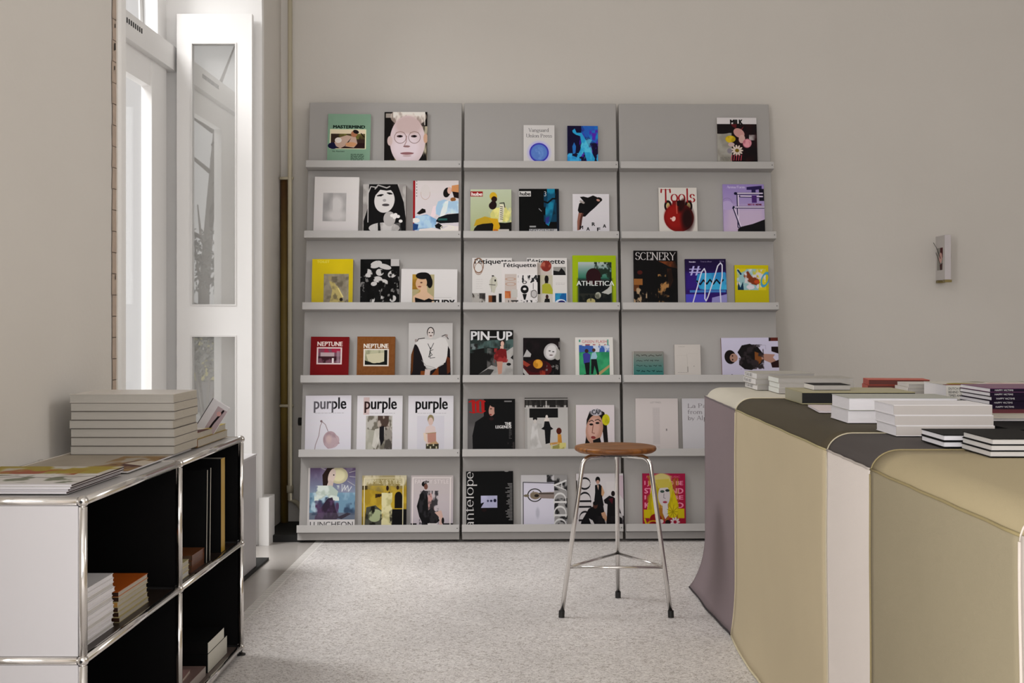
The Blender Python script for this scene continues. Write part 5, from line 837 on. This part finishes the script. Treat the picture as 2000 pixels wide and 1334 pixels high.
# inside the compartments
ZS = CZ[1] - TR + .0022
for k in range(12):
    lying('booklet', 'booklet', 'white booklet in the near compartment pile of twelve, %s' % (['at the very bottom', 'second up', 'third up', 'fourth up', 'fifth up', 'sixth up', 'seventh up', 'eighth up', 'ninth up', 'tenth up', 'just under the top one', 'on top'][k]), 'white booklets in the near upper compartment', -1.25 + r.uniform(-.003, .003), 2.915 + r.uniform(-.003, .003), ZS + k * .0108, .215, .215, .0104, W_, PAPERW if k % 3 else PAPER, None)
for k in range(6):
    lying('book', 'book', 'cream edged paperback behind the white booklet pile, %s' % ['lowest', 'second up', 'third up', 'fourth up', 'fifth up, under the orange one'][k] if k < 5 else 'orange covered paperback on top of the pile inside the near upper compartment', 'paperbacks in the near upper compartment', -1.24, 3.165 + r.uniform(-.003, .003), ZS + k * .0128, .205 + r.uniform(-.002, .002), .24, .0124, cm('9c9068') if k < 5 else cm('a04c10'), PAPERB, cm('2a1408' if k != 3 else 'a87c3c'), 'F')
for k in range(3):
    lying('booklet', 'booklet', 'cream booklet in the short pile by the middle upright, %s' % ['lowest', 'middle one', 'uppermost'][k], 'cream booklets in the far upper compartment', -1.24, 3.62, ZS + k * .0155, .215, .15, .015, cm('aaa078'), PAPERB if k else PAPER, None)
for k in range(3):
    lying('book', 'book', 'brown covered book lying in the far upper compartment, %s' % ['lowest', 'middle one', 'uppermost'][k], 'brown books in the far upper compartment', -1.24, 3.80 + .004 * k, ZS + k * .0165, .214, .17, .016, cm('5c3418'), mat('dark_edges', (.10, .055, .03), .7), cm('4c2814'), 'R')
def upright(name, label, y, z, d, h, t, roll, m, pm, group=None):
    M = Matrix.Translation((-1.02, y, z)) @ Matrix.Rotation(math.radians(roll), 4, 'X'); e = empty(name, M, label, name, group)
    bx('pages', (-d, .0008, .001, -.001, t - .0008, h - .001), pm, e); bx('front_cover', (-d, 0, 0, 0, .0008, h), BK, e); bx('back_cover', (-d, t - .0008, 0, 0, t, h), BK, e); bx('spine', (-.001, .0008, 0, 0, t - .0008, h), m, e)  # covers coloured black for the compartment's shade, spine keeps its own colour
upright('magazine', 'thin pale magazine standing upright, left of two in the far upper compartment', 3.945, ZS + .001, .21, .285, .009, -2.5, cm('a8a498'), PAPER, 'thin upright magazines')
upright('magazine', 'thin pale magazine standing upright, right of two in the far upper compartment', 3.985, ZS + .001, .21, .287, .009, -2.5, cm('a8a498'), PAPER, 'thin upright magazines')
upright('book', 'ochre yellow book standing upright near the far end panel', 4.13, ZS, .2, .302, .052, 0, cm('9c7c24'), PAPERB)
ZL = CZ[0] - TR + .0022
lying('booklet', 'booklet', 'pink grey booklet lying at the bottom of the far lower compartment', 'booklets in the far lower compartment', -1.25, 3.66, ZL, .225, .3, .03, cm('6c5854'), BLACKM, cm('8c8480'), 'R')  # page edges black: compartment shade put into the colour
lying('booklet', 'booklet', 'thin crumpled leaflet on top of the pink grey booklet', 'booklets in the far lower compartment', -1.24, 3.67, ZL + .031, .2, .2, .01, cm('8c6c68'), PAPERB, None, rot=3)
lying('book', 'book', 'white slipcased book in the far lower compartment near the end post', 'booklets in the far lower compartment', -1.23, 3.99, ZL, .205, .24, .06, BK, BLACKM, cm('b0aea4'), 'R')  # black covers and edges paint the shade low in the cabinet
lying('book', 'book', 'white box shaped book on top near the end post, far lower compartment', 'booklets in the far lower compartment', -1.23, 3.99, ZL + .0605, .205, .2, .035, BK, BLACKM, cm('b8b6ac'), 'R')  # shade painted black on covers and edges, as on the book below

# low grey box beyond the cabinet
hb = empty('low_metal_bench', (-1.3, 5.1, 0), 'low smooth grey metal box standing beyond the cabinet under the window', 'bench')
K('body', lambda bm: box(bm, -1.5, 4.40, .012, -1.28, 5.83, .515), mat('bench_grey', (.42, .40, .41), .4, noise=(2, (.39, .37, .38), .3)), hb, bevel=.003)
K('lid', lambda bm: box(bm, -1.5, 4.40, .5155, -1.277, 5.833, .524), mat('lid_grey', (.5, .48, .485), .4), hb, bevel=.001)
K('plinth', lambda bm: box(bm, -1.5, 4.41, .0, -1.268, 6.05, .0115), mat('black_shade_strip', (.006, .006, .006), .7), hb)  # black strip draws the shadow line along the bench foot

# ------------------------------------------------------------------ stool
st = empty('bar_stool', (.3, 4.99, 0), 'three legged chrome bar stool with round brown wooden seat', 'stool')
def wood():
    m = bpy.data.materials.new('seat_wood'); m.use_nodes = True; nt = m.node_tree; b = nt.nodes['Principled BSDF']; b.inputs['Roughness'].default_value = .42
    tc = nt.nodes.new('ShaderNodeTexCoord'); mp = nt.nodes.new('ShaderNodeMapping'); mp.inputs['Scale'].default_value = (3, 22, 3); n = nt.nodes.new('ShaderNodeTexNoise'); n.inputs['Scale'].default_value = 3; n.inputs['Detail'].default_value = 6
    nt.links.new(tc.outputs['Object'], mp.inputs[0]); nt.links.new(mp.outputs[0], n.inputs[0]); r = nt.nodes.new('ShaderNodeValToRGB'); e = r.color_ramp.elements; e[0].position = .3; e[1].position = .7; e[0].color = (.085, .022, .004, 1); e[1].color = (.38, .14, .02, 1)
    nt.links.new(n.outputs[0], r.inputs[0]); nt.links.new(r.outputs[0], b.inputs['Base Color']); return m
SC = (.303, 4.99)
K('seat', lambda bm: lathe(bm, [(.02, .612), (.10, .613), (.146, .617), (.157, .624), (.1595, .631), (.157, .6385), (.15, .6405), (.1, .6375), (.04, .6355), (.002, .635)], 56, (SC[0], SC[1], 0)), wood(), st, smooth=True)
K('mounting_plate', lambda bm: lathe(bm, [(.055, .603), (.06, .606), (.06, .6115)], 28, (SC[0], SC[1], 0)), mat('black_plastic', (.006, .006, .006), .4), st)
feet = {'L': (.0915, 4.87), 'R': (.506, 4.87), 'B': (.327, 5.215)}
ringp = {}
for k, (fx, fy) in feet.items():
    d = Vector((fx - SC[0], fy - SC[1], 0)); L_ = d.length; d.normalize(); c = Vector((SC[0], SC[1], 0))
    tl = .152 if k != 'B' else .13; zt = .6035; R_ = .04
    pts = [c + d * .03 + Vector((0, 0, zt)), c + d * (tl - R_) + Vector((0, 0, zt))]
    for a in (15, 30, 45, 60, 75): a = math.radians(a); pts.append(c + d * (tl - R_ + R_ * math.sin(a)) + Vector((0, 0, zt - R_ + R_ * math.cos(a))))
    pts.append(c + d * (tl + .002) + Vector((0, 0, zt - R_ - .01))); pts.append(c + d * L_ + Vector((0, 0, .012)))
    lg = K('leg', lambda bm: tube(bm, pts, .0088, 16), CHROME, st, smooth=True)
    K('rubber_foot', lambda bm: tube(bm, [c + d * (L_ - .0005) + Vector((0, 0, .026)), c + d * (L_ + .0008) + Vector((0, 0, .0))], .0115, 16), mat('black_plastic', (.006, .006, .006), .4), lg)
    tt = (.1875 - .012) / (zt - R_ - .01 - .012); ringp[k] = c + d * (L_ + (tl + .002 - L_) * tt) + Vector((0, 0, .1875))
for a, b in (('L', 'R'), ('L', 'B'), ('B', 'R')): K('footrest_bar', lambda bm: tube(bm, [ringp[a], ringp[b]], .0056, 12), CHROME, st, smooth=True)

# ------------------------------------------------------------------ counter under a patchwork cloth
CX = .705; CT = .85; CE = 2.35; R0 = .062
cn = empty('covered_counter', (1.5, 3.3, 0), 'long display counter wrapped to the floor in a patchwork cloth of muted panels', 'counter')
def fabric(name, c, g=1.45):
    col_ = seen(c, g); return mat(name, col_, .85, noise=(2.2, tuple(x * .9 for x in col_), .35), bump=(350, .12))
def prof(s):
    """cross section, s 0..1 down the side, 1..2 round the edge, 2..3 over the top"""
    if s <= 1: return (0.0, .80 * s)
    if s <= 2: a = (s - 1) * math.pi / 2; return (R0 * (1 - math.cos(a)), .80 + (CT - .80) * math.sin(a))
    return (R0 + (CE - CX - R0) * (s - 2), CT)
def yw_(y, z): return y + .006 * math.sin(z * 9 + y * 3) * min(1, (.8 - z) / .2) if z < .8 and y < 5.3 else y
def cloth(y0, y1, s0, s1, m, name, label, ns=26, ny=26):
    def f(bm):
        rows = []
        for i in range(ns + 1):
            s = s0 + (s1 - s0) * i / ns; row = []
            for j in range(ny + 1):
                y = y0 + (y1 - y0) * j / ny; px_, z = prof(s); x = CX + px_
                if s <= 1:
                    k = max(0, (.26 - z) / .26); far = max(0, min(1, (y - 4.6) / .8)); fl_ = (.02 + .05 * far) * k ** 2.6
                    x -= fl_ + .004 * math.sin(y * 9 + 1) * k + .002 * math.sin(y * 5.3 + z * 4) * math.sin(z * 3.9)
                    z = max(z, .004 + .004 * math.sin(y * 21))
                else: z += .0012 * math.sin(y * 7) * math.sin((s - 1) * 3)
                e_ = max(0, (y - 5.34) / .06); z -= .018 * e_ * e_ if s > 1.2 else 0
                row.append(bm.verts.new((x, yw_(y, z) if s <= 1.1 else y, z)))
            rows.append(row)
        for a, b in zip(rows, rows[1:]):
            for j in range(ny): bm.faces.new((a[j], a[j + 1], b[j + 1], b[j]))
    o = K(name, f, m, cn, smooth=True, label=label)
    sd = o.modifiers.new('thick', 'SOLIDIFY'); sd.thickness = .0016; sd.offset = -1; return o
sides = [(5.4, 4.56, '6f6265', 'mauve grey'), (4.56, 3.12, 'a89b80', 'beige'), (3.12, 2.71, 'c2bab4', 'off white'), (2.71, 1.87, '7f7660', 'dull olive'), (1.87, 1.25, 'b5aca4', 'cream')]
tops = [(5.4, 4.56, 'b4aea0', 'cream'), (4.56, 3.12, '3e3625', 'dark olive'), (3.12, 2.71, '403a38', 'dark grey'), (2.71, 1.25, '978a6c', 'khaki yellow')]
for a, b, c, n in sides: cloth(b, a, 0, 1.12, fabric('cloth_side_' + c, c), 'side_panel', n + ' cloth panel hanging down the side')
for a, b, c, n in tops: cloth(b, a, 1.12, 3, fabric('cloth_top_' + c, c, 1.3), 'top_panel', n + ' cloth panel over the top', 40, 16)
# seams: raised piping between the panels
def seam(pts, r_, c): K('seam', lambda bm: tube(bm, pts, r_, 8), fabric('seam_' + c, c), cn, smooth=True)
def sidex(y, z):
    k = max(0, (.26 - z) / .26); far = max(0, min(1, (y - 4.6) / .8)); x = CX - (.02 + .05 * far) * k ** 2.6 - .004 * math.sin(y * 9 + 1) * k - .002 * math.sin(y * 5.3 + z * 4) * math.sin(z * 3.9)
    return x
for y, c in ((4.56, 'b0a58c'), (3.12, 'a39a84'), (2.71, '7c7050'), (1.87, 'b5aca4')):
    seam([(sidex(y, z) - .001, yw_(y, z), z) for z in [.01 + .79 * i / 20 for i in range(21)]] , .0035, c)
    seam([(CX + prof(1 + i / 8)[0] - .001, y, prof(1 + i / 8)[1] + .001) for i in range(9)] + [(CE, y, CT + .001)], .0018, c)
for (a, b), c in (((5.4, 4.56), '5c5456'), ((4.56, 3.12), '8f8562'), ((3.12, 2.71), '9a928c'), ((2.71, 1.87), '7a6e4c')):
    seam([(CX + prof(1.12)[0] - .002, a + (b - a) * i / 12, prof(1.12)[1] + .0008 * math.sin(i * 2.1)) for i in range(13)], .0028, c)
for (a, b), c in (((5.4, 4.57), '2a2426'), ((4.55, 1.25), 'b5ab90')):
    seam([(sidex(y_, .006) - .002, y_, .006 + .002 * math.sin(y_ * 21)) for y_ in [a + (b - a) * i / 30 for i in range(31)]], .004, c)
K('end_panel', lambda bm: (bm.faces.new([bm.verts.new(p) for p in ((CX - .0, 5.4, .01), (CE, 5.4, .01), (CE, 5.4, .825), (CX + .04, 5.4, .828), (CX + .0, 5.4, .79))])), fabric('cloth_side_76696c', '76696c'), cn)
K('table_board', lambda bm: box(bm, CX + .075, 1.28, .79, CE, 5.36, .845), WHITE, cn); K('frame', lambda bm: box(bm, CX + .05, 1.3, 0, CE - .05, 5.3, .789), WHITE, cn)

# ------------------------------------------------------------------ stacks on the counter
CTZ = CT + .0025
INK = mat('ink_black', (.012, .012, .012), .6); INKG = mat('ink_grey', (.25, .24, .24), .6); INKW = mat('ink_white', (.66, .64, .66), .6)
GA = 'art books in the far left stack on the counter'
for k in range(3):
    e = lying('book', 'book', 'art book with printed white spine, %s, far corner of the counter' % ['lowest of three', 'middle of three', 'top of three'][k], GA, .865 + (.003, -.004, 0)[k], 5.07, CTZ + k * .0222, .23, .29, .0218, cm('99958c'), PAPERG, cm('c6c3c2'), 'L')
    lettering(e, 'YEAR 007', -.0006, .28, .0045, .014, INKG, 'L', 2.3)
for k in range(3):
    lying('book', 'book', 'white spined book in the second stack from the far corner, %s' % ['lowest', 'middle', 'topmost'][k], 'white spined books near the far corner', .909 + (0, .002, -.001)[k], 4.84, CTZ + k * .0196, .285, .205, .0192, WG if k < 2 else cm('8c8880'), PAPERG, cm('c4c6c2'), 'L')
e = lying('book', 'book', 'very large thick black book with beige cover lying near the counter edge', None, .867, 4.2, CTZ + .0, .37, .29, .040, cm('8f8868'), mat('book_side_dark', (.006, .006, .006), .7), mat('black_cloth_spine', (.005, .005, .005), .8), 'F', board=.003, page_mat=cm('8a8672'))
bx('fore_edge', (-.0006, .004, .003, .0005, .286, .037), cm('8c8874'), e)
lying('book', 'book', 'small black covered book lying on the very large black book', None, .925, 4.30, CTZ + .0405, .125, .15, .018, BK, PAPERG, cm('c4c0bc'), 'L')
lying('booklet', 'booklet', 'thin white booklet lying askew in front of the very large black book', None, .835, 3.80, CTZ, .21, .28, .006, cm('c0b4b4'), PAPERW, None, rot=-5)
for k in range(2):
    lying('book', 'book', 'brick red book, %s, far side of the counter' % ['lower of two', 'upper of two with bright red cover'][k], 'brick red books', 1.30 + .004 * k, 5.05, CTZ + k * .0215, .235, .17, .021, cm('a8381c' if k else '8c2814'), mat('dark_red_edges', (.10, .012, .006), .6), cm('96311c'), 'L', rot=-7)
for k in range(3):
    lying('booklet', 'booklet', 'low white booklet before the brick red books, %s' % ['lowest', 'middle', 'topmost'][k], 'low white booklets before the red books', 1.37 + .003 * k, 4.76, CTZ + k * .0135, .23, .19, .013, cm('b4b0aa'), PAPERG, cm('c0bdba'), 'L', rot=-2 * k)
ph = Paint(.8, 'b4b0a8', hid=0, seed=91); ph.E(.22, .8, .16, .3, '8c7c14'); ph.R(0, .85, .2, 1, '6c1818'); ph.N(.3, 0, 1, 1, '7c7868', 8, 6, .6, 7); ph.Y([(.4, 1), (.5, .5), (.9, .6), (1, 1)], 'c2a8a4')
e = lying('book', 'book', 'fat white book with bold black lettering on its long side and colourful cover', None, 1.415, 4.44, CTZ, .36, .26, .052, WG, PAPER, cm('b4b1ab'), 'F', page_mat=PAPERW, prn=print_mat('print_colour', ph))
for k, s_ in enumerate(('DAVID N. SHAW', 'BEHIND THE', 'TIMES AND')): lettering(e, ['DUTCH BOOKS', 'BEHIND THE', 'TIMES AND'][k], .008, -.0008, .0345 - k * .0120, .0088, INK, 'F', .8)
# dark pile at the right edge of the picture
e = lying('book', 'book', 'black book at the bottom of the tall pile by the purple spines', 'books in the tall mixed pile', 1.165, 3.3, CTZ, .4, .26, .0142, BK, mat('book_side_dark', (.006, .006, .006), .7), BK, 'F')
lying('booklet', 'booklet', 'thin striped booklet above the black book in the tall pile', 'books in the tall mixed pile', 1.163, 3.302, CTZ + .0145, .4, .25, .0062, W_, PAPERG, None)
lying('book', 'book', 'cream edged book in the lower half of the tall pile', 'books in the tall mixed pile', 1.167, 3.3, CTZ + .021, .4, .25, .0128, cm('a09888'), PAPERB, None)
lying('book', 'book', 'dark red book directly under the purple spined books', 'books in the tall mixed pile', 1.166, 3.303, CTZ + .034, .4, .25, .0108, cm('501018'), mat('wine_edges', (.09, .01, .02), .6), cm('4c0c18'), 'F')
PUR = mat('purple_black', (.010, .004, .016), .6, spec=.1)
for k in range(5):
    e = lying('book', 'book', 'dark purple spined book with small white lettering, %s of five' % ['lowest', 'second lowest', 'middle', 'second highest', 'top'][k], 'purple spined books', 1.165 + (.002, -.001, .003, 0, 0)[k], 3.3 + (.0, .002, -.002, .001, 0)[k], CTZ + .0451 + k * .0107, .36, .235, .0105, PUR if k < 4 else cm('5c2c50'), PAPERW, PUR, 'F', page_mat=PAPERW)
    lettering(e, 'HAPPY VICTIMS', .012, -.0008, .0032, .0045, INKW, 'F', 1.1)
# white stacks in front
for k in range(2):
    lying('book', 'book', 'thick white book, %s of two, left of the three all white ones' % ['lower', 'upper'][k], 'pair of thick white books', .826 + .002 * k, 3.415 - .004 * k, CTZ + k * .0336, .29, .2, .0332, cm('8f9088') if k else W_, PAPERW, None, page_mat=PAPERW)
for k in range(3):
    lying('book', 'book', 'thick all white book, %s of three, in front on the dark cloth' % ['lowest', 'middle', 'topmost'][k], 'three thick white books', .839 + (.006, .003, 0)[k], 3.02, CTZ + k * .0245, .232, .18, .0242, W_, PAPERW, cm('a09a96'), 'F')
for k in range(2):
    lying('magazine', 'magazine', 'white edged black covered magazine, %s of two, before the three white books' % ['lower', 'upper'][k], 'pair of black covered magazines', .868, 2.74, CTZ + k * .0140, .21, .16, .0136, BK, PAPERG if k else PAPER, None, board=.002, page_mat=PAPERW)
for k in range(3):
    lying('magazine', 'magazine', 'cream edged magazine with black cover, %s of three, nearest on the counter' % ['lowest', 'middle', 'top'][k], 'black covered magazines nearest on the counter', .90 + .002 * k, 2.55, CTZ + k * .0121, .3, .175, .0118, BK, PAPERB, None, board=.0012, page_mat=PAPER)
lying('book', 'book', 'black boxed book behind the nearest black covered magazines', None, 1.10, 2.96, CTZ, .3, .25, .020, BK, BK, BK, 'F')

# ------------------------------------------------------------------ small picture box on the bare wall
pe = Paint(1.9, 'b8b4b2', hid=0, seed=95); pe.R(.15, .27, .8, .78, '8c8a84'); pe.R(.5, .27, .8, .5, '4c0c18'); pe.E(.55, .5, .18, .12, 'c09a94', 10); pe.Y([(.45, .66), (.75, .62), (.7, .78), (.5, .78)], '3c0812'); pe.L([(-.1, .3), (.3, .52), (.5, .64)], .05, '3a3a34')
wb = empty('wall_picture_box', Matrix.Translation((2.2, 6.96, 1.5)), 'small white box with a picture on its side, fixed to the bare right hand wall', 'picture box')
yw = 7.0 + (2.23 + 1.222) * math.tan(YAW)
s0x, s1x = 2.203, 2.237
K('body', lambda bm: box(bm, s0x, yw - .155, 1.352, s1x, yw - .003, 1.595), cm('b4aeb0'), wb, bevel=.002)
bm = bmesh.new(); quad(bm, (s0x - .0006, yw - .0, 1.354), (s0x - .0006, yw - .154, 1.354), (s0x - .0006, yw - .154, 1.593), (s0x - .0006, yw - .0, 1.593)); uv = bm.loops.layers.uv.new('uv')
for fc in bm.faces:
    for lp in fc.loops: lp[uv].uv = ((yw - lp.vert.co.y) / .154, (lp.vert.co.z - 1.354) / .239)
o = obj('picture', bm, print_mat('print_box', pe), None); o.parent = wb; o.matrix_parent_inverse = wb.matrix_world.inverted()
for y_ in (yw - .15, yw - .03): K('clip', lambda bm: box(bm, s0x - .002, y_ - .012, 1.338, s1x + .002, y_ + .022, 1.352), mat('brass_clip', (.25, .2, .08), .4, .6), wb)
K('hanging_wire', lambda bm: tube(bm, [(s0x - .02, yw - .02, 1.56), (s0x - .012, yw - .05, 1.53), (s0x - .003, yw - .09, 1.47)], .0015, 6), INK, wb)
bpy.context.view_layer.update()
